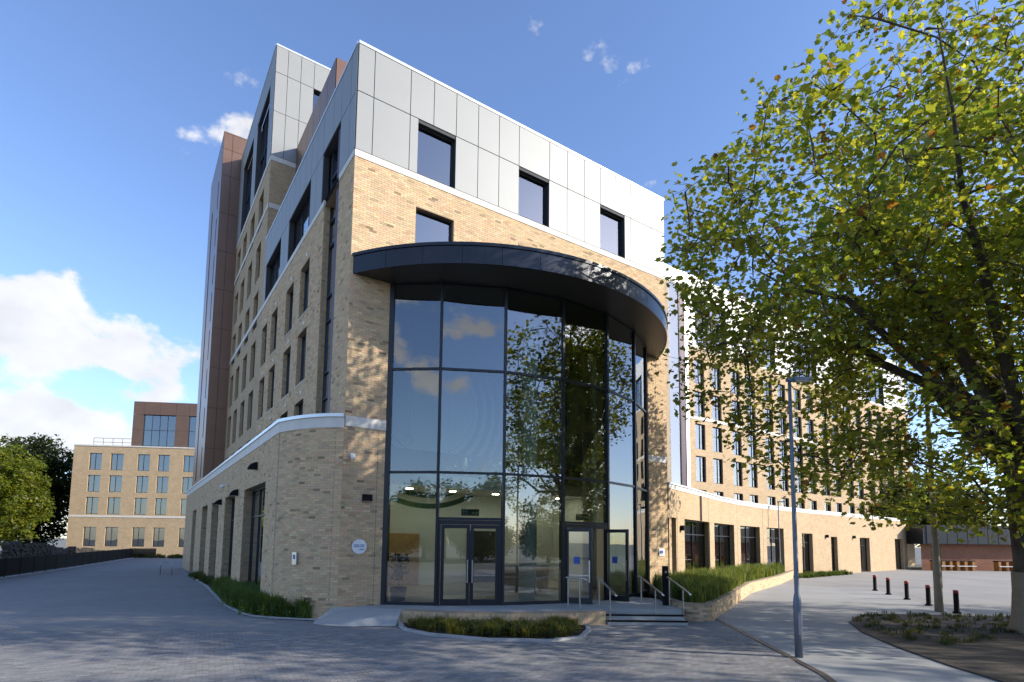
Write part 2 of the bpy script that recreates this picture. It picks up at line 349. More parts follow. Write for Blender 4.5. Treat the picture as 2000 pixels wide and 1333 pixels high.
def brickwork(parent, path, z0, z1, openings, rv=(), depth=.25, bw=.24, bh=.08, proud=.006, j=.0045):
    q = []                                              # a0,a1,zb,zt
    rows = int(math.ceil((z1 - z0) / bh - 1e-6))
    for r in range(rows):
        zb, zt = z0 + r * bh, min(z0 + (r + 1) * bh, z1); zm = (zb + zt) / 2
        cuts = sorted((o[0], o[1]) for o in openings if o[2] < zm < o[3]); spans = []; s0 = 0.
        for a, b in cuts:
            if a > s0: spans.append((s0, a))
            s0 = max(s0, b)
        if s0 < path.len: spans.append((s0, path.len))
        off = (r % 2) * bw / 2
        for a, b in spans:
            k = math.floor((a - off) / bw); x = k * bw + off
            while x < b:
                l, rr = max(x, a), min(x + bw, b)
                if rr - l > .03: q.append((l + j, rr - j, zb + j, zt - j))
                x += bw
    q = np.array(q); n = len(q)
    P = lambda a, z, nn: np.stack([*path.at(a, nn), z], 1)
    o4 = [P(q[:, 0], q[:, 2], proud), P(q[:, 1], q[:, 2], proud), P(q[:, 1], q[:, 3], proud), P(q[:, 0], q[:, 3], proud)]
    i4 = [P(q[:, 0] - .002, q[:, 2] - .002, -.002), P(q[:, 1] + .002, q[:, 2] - .002, -.002), P(q[:, 1] + .002, q[:, 3] + .002, -.002), P(q[:, 0] - .002, q[:, 3] + .002, -.002)]
    V = np.stack(o4 + i4, 1).reshape(-1, 3); b = (np.arange(n) * 8)[:, None]
    F = np.concatenate([b + np.array([f]) for f in ((0, 1, 2, 3), (0, 4, 5, 1), (1, 5, 6, 2), (2, 6, 7, 3), (3, 7, 4, 0))]); cols = np.tile(brick_cols(n), (5, 1))
    # brick ends lining the sides of each opening
    ev, ef, ec = [], [], []
    for (x0, c, d, sg) in rv:
        for r in range(rows):
            zb, zt = z0 + r * bh, z0 + (r + 1) * bh
            if zb < c - .01 or zt > d + .01: continue
            for d0, d1 in ((.0, .11), (.11, depth)):
                a = x0 + sg * .006; k = len(ev)
                ev += [path.P(a, zb + j, -d0 - j), path.P(a, zb + j, -d1 + j), path.P(a, zt - j, -d1 + j), path.P(a, zt - j, -d0 - j)]; ef.append((k, k + 1, k + 2, k + 3))
    if ev:
        F = np.concatenate([F, np.array(ef) + len(V)]); V = np.concatenate([V, np.array(ev)]); cols = np.concatenate([cols, brick_cols(len(ef))])
    o = np_mesh('brickwork', V, F, 'brick', parent, cols); o['kind'] = 'stuff'; return o
def window(root, path, a0, a1, z0, z1, depth, cols_=1, transom=None, curtain=.5, frame=.06, name='window', mid=None, gl='glass_win'):
    """window set back in its opening: frame with dark room behind (part), pane and curtain (sub-parts)"""
    mb = MB(); o = path.P((a0 + a1) / 2, 0); x, y = path.at([a0, a1]); d = np.array([x[1] - x[0], y[1] - y[0]]); Ln = np.hypot(*d); d /= Ln
    nx = float(np.interp((a0 + a1) / 2, path.s, path.n[:, 0])); ny = float(np.interp((a0 + a1) / 2, path.s, path.n[:, 1])); out = np.array([d[1], -d[0]]); out = out if out @ np.array([nx, ny]) > 0 else -out
    og = (x[0], y[0]); e = .01
    bar = lambda s0, s1, q0, q1, n0=-depth - .02, n1=-depth + .06: mb.obox(og, d, out, s0, s1, n0, n1, q0, q1)
    bar(e, frame, z0 + e, z1 - e); bar(Ln - frame, Ln - e, z0 + e, z1 - e); bar(frame, Ln - frame, z1 - frame, z1 - e); bar(frame, Ln - frame, z0 + e, z0 + frame)
    vs = [frame + (Ln - 2 * frame) * (k + 1) / cols_ for k in range(cols_ - 1)] if mid is None else [mid * Ln]
    for v in vs: bar(v - .02, v + .02, z0 + frame, z1 - frame, -depth - .015, -depth + .05)
    if transom: bar(frame, Ln - frame, transom - .025, transom + .025, -depth - .016, -depth + .052)
    nf = len(mb.f)
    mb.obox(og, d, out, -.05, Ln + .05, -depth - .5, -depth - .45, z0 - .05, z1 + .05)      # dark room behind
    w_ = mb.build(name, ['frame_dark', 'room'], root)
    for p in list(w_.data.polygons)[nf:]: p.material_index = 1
    ed = [frame - .01] + vs + [Ln - frame + .01]; zs = [z0 + frame - .01] + ([transom] if transom else []) + [z1 - frame + .01]
    for s0, s1 in zip(ed[:-1], ed[1:]):
        for q0, q1 in zip(zs[:-1], zs[1:]):
            g = MB(); P = lambda s, z: (og[0] + d[0] * s - out[0] * depth, og[1] + d[1] * s - out[1] * depth, z)
            g.quad(P(s0, q0), P(s1, q0), P(s1, q1), P(s0, q1)); g.build('pane', gl, w_)
    if random.random() < curtain:
        c = MB(); k = 8; wd = (Ln - .14) * random.uniform(.22, .5); s0 = .07 if random.random() < .5 else Ln - .07 - wd
        for i in range(k):
            n0 = -depth - .2 - .04 * (i % 2); n1 = -depth - .2 - .04 * ((i + 1) % 2); P2 = lambda s, n, z: (og[0] + d[0] * s + out[0] * n, og[1] + d[1] * s + out[1] * n, z)
            c.quad(P2(s0 + wd * i / k, n0, z0 + .05), P2(s0 + wd * (i + 1) / k, n1, z0 + .05), P2(s0 + wd * (i + 1) / k, n1, z1 - .05), P2(s0 + wd * i / k, n0, z1 - .05))
        c.build('curtain', 'curtain', w_)
    return w_
def panels(root, path, a_edges, z_edges, mat, openings=(), gap=.026, thick=.03, name='cladding_panel', n0=0.):
    """rainscreen panels one by one over a dark backing"""
    wall(root, 'cladding_backing', path, z_edges[0], z_edges[-1], openings, .22, 'clad_back')
    for q0, q1 in zip(z_edges[:-1], z_edges[1:]):
        es = sorted(set(list(a_edges) + [x for o in openings if o[2] < (q0 + q1) / 2 < o[3] for x in (o[0], o[1])]))
        for a0, a1 in zip(es[:-1], es[1:]):
            mid = (a0 + a1) / 2
            zb, zt = q0, q1; skip = False
            for o in openings:
                if o[0] - .01 < mid < o[1] + .01 and o[2] < (q0 + q1) / 2 < o[3]: skip = True
            if skip or a1 - a0 < .05: continue
            x, y = path.at([a0 + gap / 2, a1 - gap / 2]); d = np.array([x[1] - x[0], y[1] - y[0]]); Ln = np.hypot(*d); d /= Ln
            out = np.array([d[1], -d[0]]); nn = np.array([np.interp(mid, path.s, path.n[:, 0]), np.interp(mid, path.s, path.n[:, 1])]); out = out if out @ nn > 0 else -out
            MB().obox((x[0], y[0]), d, out, 0, Ln, .005 + n0, thick + n0, zb + gap / 2, zt - gap / 2).build(name, mat, root)
def bar_along(root, name, path, a0, a1, n0, n1, z0, z1, mat):
    k = path.sub(a0, a1); pts = [path.at(a) for a in k]; outs = [(np.interp(a, path.s, path.n[:, 0]), np.interp(a, path.s, path.n[:, 1])) for a in k]
    return MB().sweep(pts, outs, n0, n1, z0, z1).build(name, mat, root)

# ---------------------------------------------------------------- ground
def struct(name, mb, mat, parent=None):
    o = mb.build(name, mat, parent); o['kind'] = 'structure'; return o
struct('ground', MB().poly([(-900, -700), (900, -700), (900, 1500), (-900, 1500)], G - .03), 'ground')
struct('paving', MB().poly([(-60, -12), (5.25, -12), (5.25, 8), (6.02, 11.05), (6.42, 14.67), (6.8, 18.39), (4, 30), (-40, 90), (-60, 90)], G - .008), 'paver_far')
struct('footpath', MB().poly([(5.25, -12), (12, -12), (9.6, 6), (8.98, 10.1), (9.11, 11.94), (9.43, 13.94), (10.01, 16.26), (10.87, 18.3), (12.15, 19.98), (13.5, 20.6), (14.6, 20.5), (16.3, 20.3), (20.4, 31.4), (14, 40), (8, 34), (6.8, 18.39), (6.42, 14.67), (6.02, 11.05), (5.25, 8)], G), 'footpath')
struct('plaza', MB().poly([(6.8, 18.5), (20, 20), (60, 14), (90, 60), (40, 66), (8, 34)], G - .004), 'plaza')
struct('road', MB().poly([(17.2, 20.6), (60, 10), (80, 30), (40, 33), (20.8, 30.5)], G + .003), 'plaza')
# drain slot between block paving and footpath
dpath = Path([(5.25, 8), (6.02, 11.05), (6.42, 14.67), (6.8, 18.39)])
o = bar_along(None, 'drainage_channel', dpath, 0, dpath.len, -.07, .07, G - .05, G + .006, 'drain'); tag(o, 'dark brown steel drainage channel between block paving and pale footpath', 'drain')
# block paving built in the near part: courses run at an angle to the view
def pavers():
    a = R(28); ca, sa = math.cos(a), math.sin(a); bl, bw_ = .21, .105; q = []
    for i in range(-120, 190):
        for jx in range(-110, 110):
            x = jx * bl + (i % 2) * bl / 2; y = i * bw_
            X = x * ca - y * sa; Y = x * sa + y * ca + 8
            if not (8.7 < Y < 15.6 and -14.5 < X < 6.1): continue
            if X > 5.15 + (Y - 8) * .2 and True:
                if X > 5.9 + (Y - 11) * .11 - .2: continue
            if Y > 15.5 - max(0, (X + 3.5)) * .0 and X > -9: continue
            if -3.45 < X < 2.0 and Y > 14.2: continue
            q.append((X, Y))
    q = np.array(q); n = len(q); j = .004
    ex = np.array([ca, sa]); ey = np.array([-sa, ca]); h = G + rng.normal(.004, .0007, n)
    cs = [(-1, -1), (1, -1), (1, 1), (-1, 1)]; V = []
    for inset, zz_ in ((.0035, h), (.003, np.full(n, G - .02))):
        for sx_, sy_ in cs:
            p = q + ex * sx_ * (bl / 2 - inset) + ey * sy_ * (bw_ / 2 - inset); V.append(np.column_stack([p, zz_]))
    V = np.stack(V, 1).reshape(-1, 3); b_ = (np.arange(n) * 8)[:, None]
    F = np.concatenate([b_ + np.array([f]) for f in ((0, 1, 2, 3), (0, 4, 5, 1), (1, 5, 6, 2), (2, 6, 7, 3), (3, 7, 4, 0))])
    base = np.array((.215, .208, .20)) * rng.normal(1, .12, (n, 1)) * (1 + rng.normal(0, .015, (n, 3)))
    return V, F, np.tile(base, (5, 1))
V, F, cols_ = pavers(); o = np_mesh('paving_block', V, F, 'paver', None, cols_)
o.parent = bpy.data.objects['paving']; o['kind'] = 'stuff'

# ================================================================ corner building (local x along the front, y along the left side)
P0 = (-5.42, 17.79); ROT = R(34.3)
B = thing('corner_building', 'buff brick corner block with grey metal top storeys and curved glazed entrance', 'building', (P0[0], P0[1], 0), ROT)
def Wd(u, y): return (P0[0] + u * math.cos(ROT) - y * math.sin(ROT), P0[1] + u * math.sin(ROT) + y * math.cos(ROT))
front = Path([(0, 0), (15.5, 0)]); left = Path([(0, 0), (0, 28)], flip=True)
cz = 15.26; wz = [(2.27, 3.8), (6.72, 8.27), (11.2, 12.75)]
op = [(1.42, 14.12, -.2, 11.2)] + [(a, b, 12.2, 14.27) for a, b in wz]
wall(B, 'front_wall', front, G - .3, cz, op, .25, 'mortar', bricks=True)
for a, b in wz: window(B, front, a, b, 12.2, 14.27, .2, curtain=.3)
bar_along(B, 'string_course', front, -.02, 15.52, -.05, .03, 15.262, 15.5, 'stone')
aT = [0, .58, 1.94, 2.87, 3.81, 4.78, 5.75, 6.72, 8.3, 9.29, 10.26, 11.22, 12.2, 13.17, 14.57, 15.5]
aB = [0, .58, 1.94, 2.27, 3.8, 4.78, 5.75, 6.72, 8.27, 9.26, 10.24, 11.2, 12.75, 13.14, 14.54, 15.5]
panels(B, front, aT, [17.62, 19.36], 'clad_grey')
panels(B, front, aB, [15.51, 17.615], 'clad_grey', [(a, b, 15.55, 17.5) for a, b in wz])
for a, b in wz: window(B, front, a, b, 15.56, 17.5, .2, curtain=.4)
bar_along(B, 'parapet_coping', front, -.03, 15.53, -.3, .05, 19.362, 19.46, 'trim_metal')
# left side: brick pier, glazed slot, brick with windows, grey storey
lw = [(5.4, 6.9), (8.1, 9.6), (11.4, 12.9), (14.0, 15.4)]
lop = [(1.66, 3.5, 6.0, 15.3)] + [(a, b, h - 2.25, h) for a, b in lw for h in (14.04, 11.07, 8.1)]
pl = Path([(0, 0), (0, 15.6)], flip=True)
wall(B, 'side_wall', pl, 5.9, cz, lop, .3, 'mortar', bricks=True)
for a, b in lw:
    for h in (14.04, 11.07, 8.1):
        window(B, pl, a, b, h - 2.25, h, .24, mid=.62, curtain=.35)
        MB().obox((0, 0), (0, 1), (-1, 0), a - .02, b + .02, -.2, .03, h - 2.30, h - 2.255).build('window_sill', 'stone', B)
        MB().obox((0, 0), (0, 1), (-1, 0), a + .45, a + .6, 0.01, .025, h + .22, h + .36).build('vent_cover', 'white', B)
bar_along(B, 'string_course', pl, .03, 1.64, -.05, .03, 15.262, 15.5, 'stone'); bar_along(B, 'string_course', pl, 3.5, 15.55, -.05, .03, 15.262, 15.5, 'stone')
gop = [(1.66, 3.9, 15.4, 17.6), (5.7, 9.6, 15.51, 17.6), (11.3, 15.0, 15.51, 17.6)]
panels(B, pl, [0.0, .6, 1.66, 2.6, 3.9, 4.8, 5.7, 6.7, 7.7, 8.7, 9.6, 10.45, 11.3, 12.2, 13.1, 14.0, 15.0, 15.5], [17.62, 19.36], 'clad_grey')
panels(B, pl, [0.0, .6, 1.66, 3.9, 4.8, 5.7, 9.6, 10.45, 11.3, 15.0, 15.5], [15.51, 17.615], 'clad_grey', gop)
for a, b, z0, z1 in gop[1:]: window(B, pl, a, b, 15.52, 17.6, .3, cols_=3, curtain=.3)
bar_along(B, 'parapet_coping', pl, .05, 15.5, -.3, .05, 19.362, 19.455, 'trim_metal')
sw = window(B, pl, 2.2, 3.5, 6.3, 17.6, .28, curtain=0, name='stair_glazing', transom=None)
for z in (7.6, 8.6, 10.6, 11.6, 13.6, 14.6, 16.4): MB().obox((0, 0), (0, 1), (-1, 0), 2.24, 3.46, -.29, -.22, z - .03, z + .03).build('transom', 'frame_dark', sw)
MB().obox((0, 0), (0, 1), (-1, 0), 1.665, 2.2, -.3, -.06, 6.3, 17.6).build('perforated_panel', 'mesh_panel', B)
# roof, core, right flank
MB().box((.3, .3, 11.32), (15.2, 15.3, 18.9)).build('roof', 'clad_back', B)
rw = Path([(15.5, 0), (15.5, 15)]); wall(B, 'flank_wall', rw, G - .3, 15.5, (), .2, 'brick_far'); panels(B, rw, [0, 1, 3, 5, 7, 9, 11, 13, 15], [15.51, 17.6, 19.36], 'clad_grey')
# roof plant enclosure
pr = Path([(1.41, 7.9), (1.41, 15.6)], flip=True); panels(B, pr, [0, 1.3, 2.6, 3.9, 5.2, 6.5, 7.7], [18.9, 21.2, 23.4, 25.6], 'clad_brown', name='plant_screen_panel')
pf = Path([(1.41, 7.9), (11, 7.9)]); panels(B, pf, [0, 1.6, 3.2, 4.8, 6.4, 8, 9.59], [18.9, 21.2, 23.4, 25.6], 'clad_brown', name='plant_screen_panel')
MB().box((1.6, 8.1, 18.8), (10.9, 15.5, 25.5)).build('plant_room', 'clad_back', B)
# ---- podium on the left with its curved corner
bz = []
for k in range(9):
    t = k / 8; bz.append((2 * t * (1 - t) * -.95 + t * t * -1.5, 2 * t * (1 - t) * .5 + t * t * 2.2))
pod = Path(bz + [(-1.5, 38)], flip=True); s0 = float(pod.s[8]) - 2.2      # s = L + s0 on the straight part
pops = [(4.1, 8.6), (11.0, 14.3), (16.7, 19.7), (21.9, 25.0), (28.8, 31.5)]
wall(B, 'podium_wall', pod, G - .3, 5.95, [(a + s0, b + s0, G, 4.45) for a, b in pops], .45, 'mortar', bricks=True)
for a, b in pops:
    sh = window(B, pod, a + s0, b + s0, G + .02, 4.45, .38, cols_=3, transom=3.3, curtain=.2, name='shopfront_window')
bar_along(B, 'podium_band', pod, .0, pod.len, -.05, .025, 5.952, 6.3, 'stone')
bar_along(B, 'podium_coping', pod, .0, pod.len, -.5, .07, 6.302, 6.41, 'trim_metal')
MB().poly(bz + [(-1.5, 38), (0.2, 38), (.2, 0.02)], 6.29, .1).build('podium_roof', 'clad_back', B)
bar_along(B, 'podium_band', front, .03, 1.40, -.05, .028, 6.02, 6.36, 'stone'); bar_along(B, 'podium_band', front, 14.14, 15.5, -.05, .028, 6.15, 6.45, 'stone')
# ---- curved curtain wall
GC, GR, GD = 7.8, 9.0, 6.42
gp = lambda th, dr=0.: (GC + (GR + dr) * math.sin(R(th)), -(-GD + (GR + dr) * math.cos(R(th))))
TH = [-44.4, -33.4, -19.4, -5.2, 9.0, 23.0, 36.6, 44.4]; ZT = [FL + .02, 4.63, 8.15, 11.13]
CW = link('curtain_wall', None, B)
for i, th in enumerate(TH):
    x, y = gp(th); nx, ny = math.sin(R(th)), -math.cos(R(th)); wdt = .09 if 0 < i < 7 else .16
    MB().obox((x, y), (-ny, nx), (nx, ny), -wdt / 2, wdt / 2, -.16, .07, FL - .02, 11.2).build('mullion', 'frame_dark', CW)
DOOR = {1: (3.1, 'closed'), 3: (3.05, 'open')}
for i in range(7):
    a, b = gp(TH[i]), gp(TH[i + 1]); d = np.array(b) - np.array(a); Ln = np.hypot(*d); d /= Ln; out = np.array([d[1], -d[0]]); e = .05
    zs = list(ZT); zs[0] = FL
    if i in DOOR: zs = [DOOR[i][0]] + ZT[1:]
    for z in (zs if i in DOOR else zs): MB().obox(a, d, out, e, Ln - e, -.10, .045, z - .04 if z > 1 else z, z + .04 if z > 1 else z + .10).build('transom', 'frame_dark', CW)
    for z0, z1 in zip(zs[:-1], zs[1:]):
        g = MB(); P = lambda s, z: (a[0] + d[0] * s, a[1] + d[1] * s, z); g.quad(P(e, z0), P(Ln - e, z0), P(Ln - e, z1), P(e, z1)); g.build('pane', 'glass_lobby', CW)
    if i in DOOR:
        zt = DOOR[i][0] - .05; w2 = (Ln - .1) / 2
        MB().obox(a, d, out, .05, .13, -.08, .06, FL, zt).obox(a, d, out, Ln - .13, Ln - .05, -.08, .06, FL, zt).obox(a, d, out, .13, Ln - .13, -.08, .06, zt - .14, zt).build('door_frame', 'frame_dark', CW)
        for sgn in (0, 1):
            hx = np.array(a) + d * (.14 if sgn == 0 else Ln - .14); wl = w2 - .10
            if DOOR[i][1] == 'closed': dd = d if sgn == 0 else -d
            else:
                ang = R(-62 if sgn == 0 else 104); q = d if sgn == 0 else -d
                dd = np.array([q[0] * math.cos(ang) - q[1] * math.sin(ang), q[0] * math.sin(ang) + q[1] * math.cos(ang)])
            oo = np.array([dd[1], -dd[0]]); oo = oo if oo @ out > 0 else -oo
            dz = zt - .15; f = MB()
            for s0_, s1_, z0, z1 in ((0, .11, FL + .01, dz), (wl - .11, wl, FL + .01, dz), (.11, wl - .11, dz - .12, dz), (.11, wl - .11, FL + .01, FL + .2)): f.obox(hx, dd, oo, s0_, s1_, -.03, .03, z0, z1)
            D = f.build('door', 'frame_dark', CW)
            P = lambda s, z: (hx[0] + dd[0] * s, hx[1] + dd[1] * s, z)
            MB().quad(P(.1, FL + .19), P(wl - .1, FL + .19), P(wl - .1, dz - .11), P(.1, dz - .11)).build('door_pane', 'glass_lobby', D)
            MB().obox(hx, dd, oo, wl - .09, wl - .05, .05, .09, 1.0, 1.75).build('handle', 'steel', D)
            MB().obox(hx, dd, oo, .12, wl - .12, .012, .03, 1.22, 1.25).build('push_bar', 'steel', D)
            if DOOR[i][1] == 'open': MB().obox(hx, dd, oo, .3, .52, .008, .012, 1.62, 1.86).build('notice', 'blue_print', D)
    if i in DOOR:      # emergency exit sign hung just inside, over the door
        ES = thing('exit_sign', 'green emergency exit sign hung inside above the ' + ('closed double door' if i == 1 else 'open double door'), 'sign')
        ES.parent = None; mx_, my_ = (a[0] + b[0]) / 2, (a[1] + b[1]) / 2; X, Y = Wd(mx_ - out[0] * .18, my_ - out[1] * .18)
        ES.location = (X, Y, DOOR[i][0] + .22); ES.rotation_euler[2] = ROT + math.atan2(d[1], d[0])
        MB().box((-.3, -.02, -.11), (.3, .02, .11)).build('sign_plate', 'green_sign', ES)
        MB().box((.06, -.028, -.02), (.24, -.022, .02)).quad((.19, -.026, .07), (.19, -.026, -.07), (.27, -.026, 0), (.27, -.026, .001)).build('arrow_mark', 'white', ES)
        MB().box((-.26, -.028, -.09), (-.08, -.022, .09)).build('door_mark', 'white', ES)
        MB().box((-.2, -.034, -.06), (-.16, -.029, .03)).box((-.19, -.034, .04), (-.16, -.029, .07)).box((-.15, -.034, -.02), (-.11, -.029, .0)).build('running_figure_mark', 'green_sign', ES)
        MB().tube([(-.2, 0, .11), (-.2, 0, .5)], .006, 5).tube([(.2, 0, .11), (.2, 0, .5)], .006, 5).build('hanger', 'steel', ES)
# ---- canopy
CC, CR, CD = 7.5, 8.67, 4.49
cpt = lambda th, dr=0.: (CC + (CR + dr) * math.sin(R(th)), -(-CD + (CR + dr) * math.cos(R(th))))
CE = math.degrees(math.asin(7.42 / CR))
CA = link('canopy', None, B)
TT = np.linspace(-CE, CE, 57)
nseg = 14
for k in range(nseg):
    ts = np.linspace(-CE + 2 * CE * k / nseg, -CE + 2 * CE * (k + 1) / nseg, 6); ts[0] += .035; ts[-1] -= .035
    MB().sweep([cpt(t) for t in ts], [(math.sin(R(t)), -math.cos(R(t))) for t in ts], -.05, 0, 11.14, 11.72).build('fascia_panel', 'anthracite', CA)
MB().sweep([cpt(t) for t in TT], [(math.sin(R(t)), -math.cos(R(t))) for t in TT], -.3, .035, 11.735, 11.84).build('canopy_rim', 'anthracite', CA)
MB().sweep([cpt(t) for t in TT], [(math.sin(R(t)), -math.cos(R(t))) for t in TT], -.25, -.055, 11.16, 11.73).build('fascia_backing', 'black', CA)
arc = [cpt(t, -.06) for t in TT]
MB().poly(arc[::-1], 11.155, 0).build('soffit', 'soffit', CA); MB().poly(arc, 11.78, .05).build('canopy_roof', 'clad_back', CA)
# ---- lobby interior
LB = link('lobby', None, B)
arcg = [gp(t, -.2) for t in np.linspace(-44.4, 44.4, 30)]
MB().poly(arcg + [(14.4, .2), (14.4, 7.5), (1.2, 7.5), (1.2, .2)], FL, .2).build('lobby_floor', 'lobby_floor', LB)
MB().quad((.9, 7.4, FL), (14.8, 7.4, FL), (14.8, 7.4, 11.2), (.9, 7.4, 11.2)).build('back_wall', 'mural', LB)
MB().quad((1.15, .26, FL), (1.15, 7.4, FL), (1.15, 7.4, 11.2), (1.15, .26, 11.2)).build('side_lining', 'lobby_wall', LB)
MB().quad((14.5, .26, FL), (14.5, 7.4, FL), (14.5, 7.4, 11.2), (14.5, .26, 11.2)).build('side_lining', 'lobby_wall', LB)
MB().poly(arcg + [(14.4, 7.5), (1.2, 7.5)], 11.3, .12).build('lobby_ceiling', 'soffit', LB)
MB().box((1.16, 4.6, 4.75), (14.45, 7.39, 5.3)).build('mezzanine_slab', 'white', LB)
MB().box((1.2, 4.56, 5.302), (14.4, 4.59, 6.3)).build('balustrade', 'glass_win', LB)
MB().box((4.4, 7.2, FL + .002), (6.1, 7.39, 2.7)).build('timber_doorway', 'oak', LB)
MB().box((8.9, 7.25, FL + .002), (10.6, 7.39, 2.9)).build('dark_opening', 'room', LB)
for k, (x, y) in enumerate(((6.9, -.6), (12.0, 1.6))):
    c = MB().lathe((0, 0, 0), [(.33, FL), (.33, 11.1)], 20).build('lobby_column', 'lobby_wall', None, True); X, Y = Wd(x, y); c.location = (X, Y, .002)
    tag(c, 'pale round column inside the glazed lobby ' + ('behind its middle panes' if k == 0 else 'near its right-hand brick pier'), 'column')
def pend(x, y, z, lab):
    X, Y = Wd(x, y); p = thing('pendant_lamp', lab, 'lamp', (X, Y, z), 0, 'globe pendant lamps in the lobby')
    MB().lathe((0, 0, 0), [(.02, -.2), (.11, -.165), (.18, -.09), (.2, 0), (.18, .09), (.11, .165), (.03, .2)], 14).build('globe', 'white', p, True)
    MB().tube([(0, 0, .19), (0, 0, 11.15 - z)], .008, 5).build('cable', 'frame_dark', p)
for x, y, z, lab in ((2.9, 1.5, 6.1, 'L'), (4.1, .6, 4.6, 'L'), (8.4, 1.2, 6.0, 'L'), (9.6, .4, 6.2, 'L'), (11.2, .8, 5.4, 'L')): pend(x, y, z, 'clear globe pendant lamp hanging on a long cable inside the lobby')
m, t, b = new_mat('lamp_glow'); b.inputs['Emission Color'].default_value = (1, .86, .66, 1); b.inputs['Emission Strength'].default_value = 22
for x in (2.6, 4.8, 7.0, 9.4, 11.6, 13.4):
    X, Y = Wd(x, 5.6); cl = thing('ceiling_light', 'lit round ceiling light under the lobby mezzanine', 'lamp', (X, Y, 4.745), 0, 'ceiling lights under the lobby mezzanine')
    MB().lathe((0, 0, 0), [(.20, -.05), (.22, 0)], 16).build('rim', 'white', cl); MB().lathe((0, 0, 0), [(.16, -.062), (.17, -.052)], 16).build('diffuser', 'lamp_glow', cl)
X, Y = Wd(9.3, 3.8); rd = thing('reception_desk', 'curved pale timber reception desk seen through the open door', 'desk', (X, Y, FL), ROT)
ar = [(1.6 * math.sin(R(t)), -1.6 * math.cos(R(t))) for t in np.linspace(-60, 60, 15)]; an = [(math.sin(R(t)), -math.cos(R(t))) for t in np.linspace(-60, 60, 15)]
MB().sweep(ar, an, -.08, 0, .0, .55).build('lower_front', 'oak', rd); MB().sweep(ar, an, -.08, .04, .57, 1.05).build('upper_front', 'oak', rd); MB().sweep(ar, an, -.5, .08, 1.05, 1.1).build('counter_top', 'white', rd)
X, Y = Wd(2.25, .55); pp = thing('potted_plant', 'leafy plant in a dark round pot behind the glass beside the closed door', 'plant', (X, Y, FL))
MB().lathe((0, 0, 0), [(.24, .003), (.30, .5), (.27, .5), (.26, .44)], 16).build('pot', 'frame_dark', pp, True)
lv = []
for k in range(160):
    t = random.uniform(0, 6.28); r_ = random.uniform(0, .38); z = random.uniform(.75, 1.6); p = Vector((r_ * math.cos(t), r_ * math.sin(t), z)); a_ = Vector((random.gauss(0, 1), random.gauss(0, 1), random.gauss(0, .7))).normalized() * .11; b_ = a_.orthogonal().normalized() * .04
    lv.append((p - a_, p + b_, p + a_, p - b_))
mbp = MB()
for q in lv: mbp.quad(*[tuple(v) for v in q], colr=(.04, .08, .03))
mbp.build('foliage', 'leaf', pp); MB().tube([(0, 0, .4), (.02, .01, .8), (0, 0, 1.3)], [.02, .015, .008], 6).build('stem', 'bark', pp)

# ================================================================ tower behind, on the same side line
T = thing('tower_building', 'tall rear tower with brown metal stair shaft, grey metal top and brick flank', 'building', (P0[0], P0[1], 0), ROT)
ty = 15.6
tf = Path([(0, ty), (12, ty)]); wall(T, 'front_wall', tf, 15.0, 24.3, (), .2, 'brick_far')
bar_along(T, 'string_course', tf, -.02, 12, -.05, .03, 24.3, 24.6, 'stone'); bar_along(T, 'string_course', tf, .03, 12, -.05, .025, 21.4, 21.7, 'stone')
top_op = [(2.2, 3.7, 27.4, 29.8)]
panels(T, tf, [0, .68, 1.43, 2.2, 3.7, 4.6, 5.5, 6.4, 7.3, 8.2, 9.1, 10, 11, 12], [29.82, 31.5], 'clad_grey')
panels(T, tf, [0, .68, 1.43, 2.2, 3.7, 4.6, 5.5, 6.4, 7.3, 8.2, 9.1, 10, 11, 12], [24.61, 27.36, 29.815], 'clad_grey', top_op)
window(T, tf, 2.2, 3.7, 27.42, 29.8, .2, curtain=1)
bar_along(T, 'parapet_coping', tf, -.03, 12, -.3, .05, 31.5, 31.6, 'trim_metal')
tl = Path([(0, ty), (0, 28.2)], flip=True); tw = [(1.7, 3.2), (4.6, 6.1), (7.5, 9.0), (10.1, 11.6)]
rows = (8.1, 11.07, 14.04, 17.1, 20.2, 23.5)
wall(T, 'side_wall', tl, 5.9, 24.3, [(a, b, h - 2.25, h) for a, b in tw for h in rows], .28, 'brick_far')
for a, b in tw:
    for h in rows: window(T, tl, a, b, h - 2.25, h, .24, mid=.62, curtain=.35)
for z in (15.262, 21.4, 24.3): bar_along(T, 'string_course', tl, .03, tl.len, -.05, .03, z, z + .27, 'stone')
tg = [(1.2, 5.2, 25.0, 29.8), (6.6, 10.6, 25.0, 29.8)]
panels(T, tl, [0, 1.2, 2.2, 3.2, 4.2, 5.2, 6.6, 7.6, 8.6, 9.6, 10.6, 11.6, 12.6], [29.82, 31.5], 'clad_grey')
panels(T, tl, [0, 1.2, 5.2, 5.9, 6.6, 10.6, 11.6, 12.6], [24.61, 27.36, 29.815], 'clad_grey', [(1.2, 5.2, 24.6, 29.82), (6.6, 10.6, 24.6, 29.82)])
for a, b, z0, z1 in tg: window(T, tl, a, b, 24.7, 29.8, .3, cols_=3, transom=27.2, curtain=.3)
bar_along(T, 'parapet_coping', tl, .05, tl.len, -.3, .05, 31.5, 31.6, 'trim_metal')
MB().box((.6, ty + .3, 5.0), (11.8, 36, 31.2)).build('roof', 'clad_back', T)
bf = Path([(-1.31, 28), (.3, 28)]); panels(T, bf, [0, .62, 1.6], [6.2, 8.9, 11.9, 14.9, 17.9, 20.9, 23.9, 26.9, 29.9, 32.0, 33.3], 'clad_brown', name='shaft_panel')
bl_ = Path([(-1.31, 28), (-1.31, 36)], flip=True)
slot = [(1.5, 1.95, z, z + 2.3) for z in np.arange(6.9, 30, 3.0)]
slot2 = [(4.9, 5.6, 6.9, 29.4)]
wall(T, 'shaft_side', bl_, 6.2, 33.3, slot + slot2, .2, 'clad_brown')
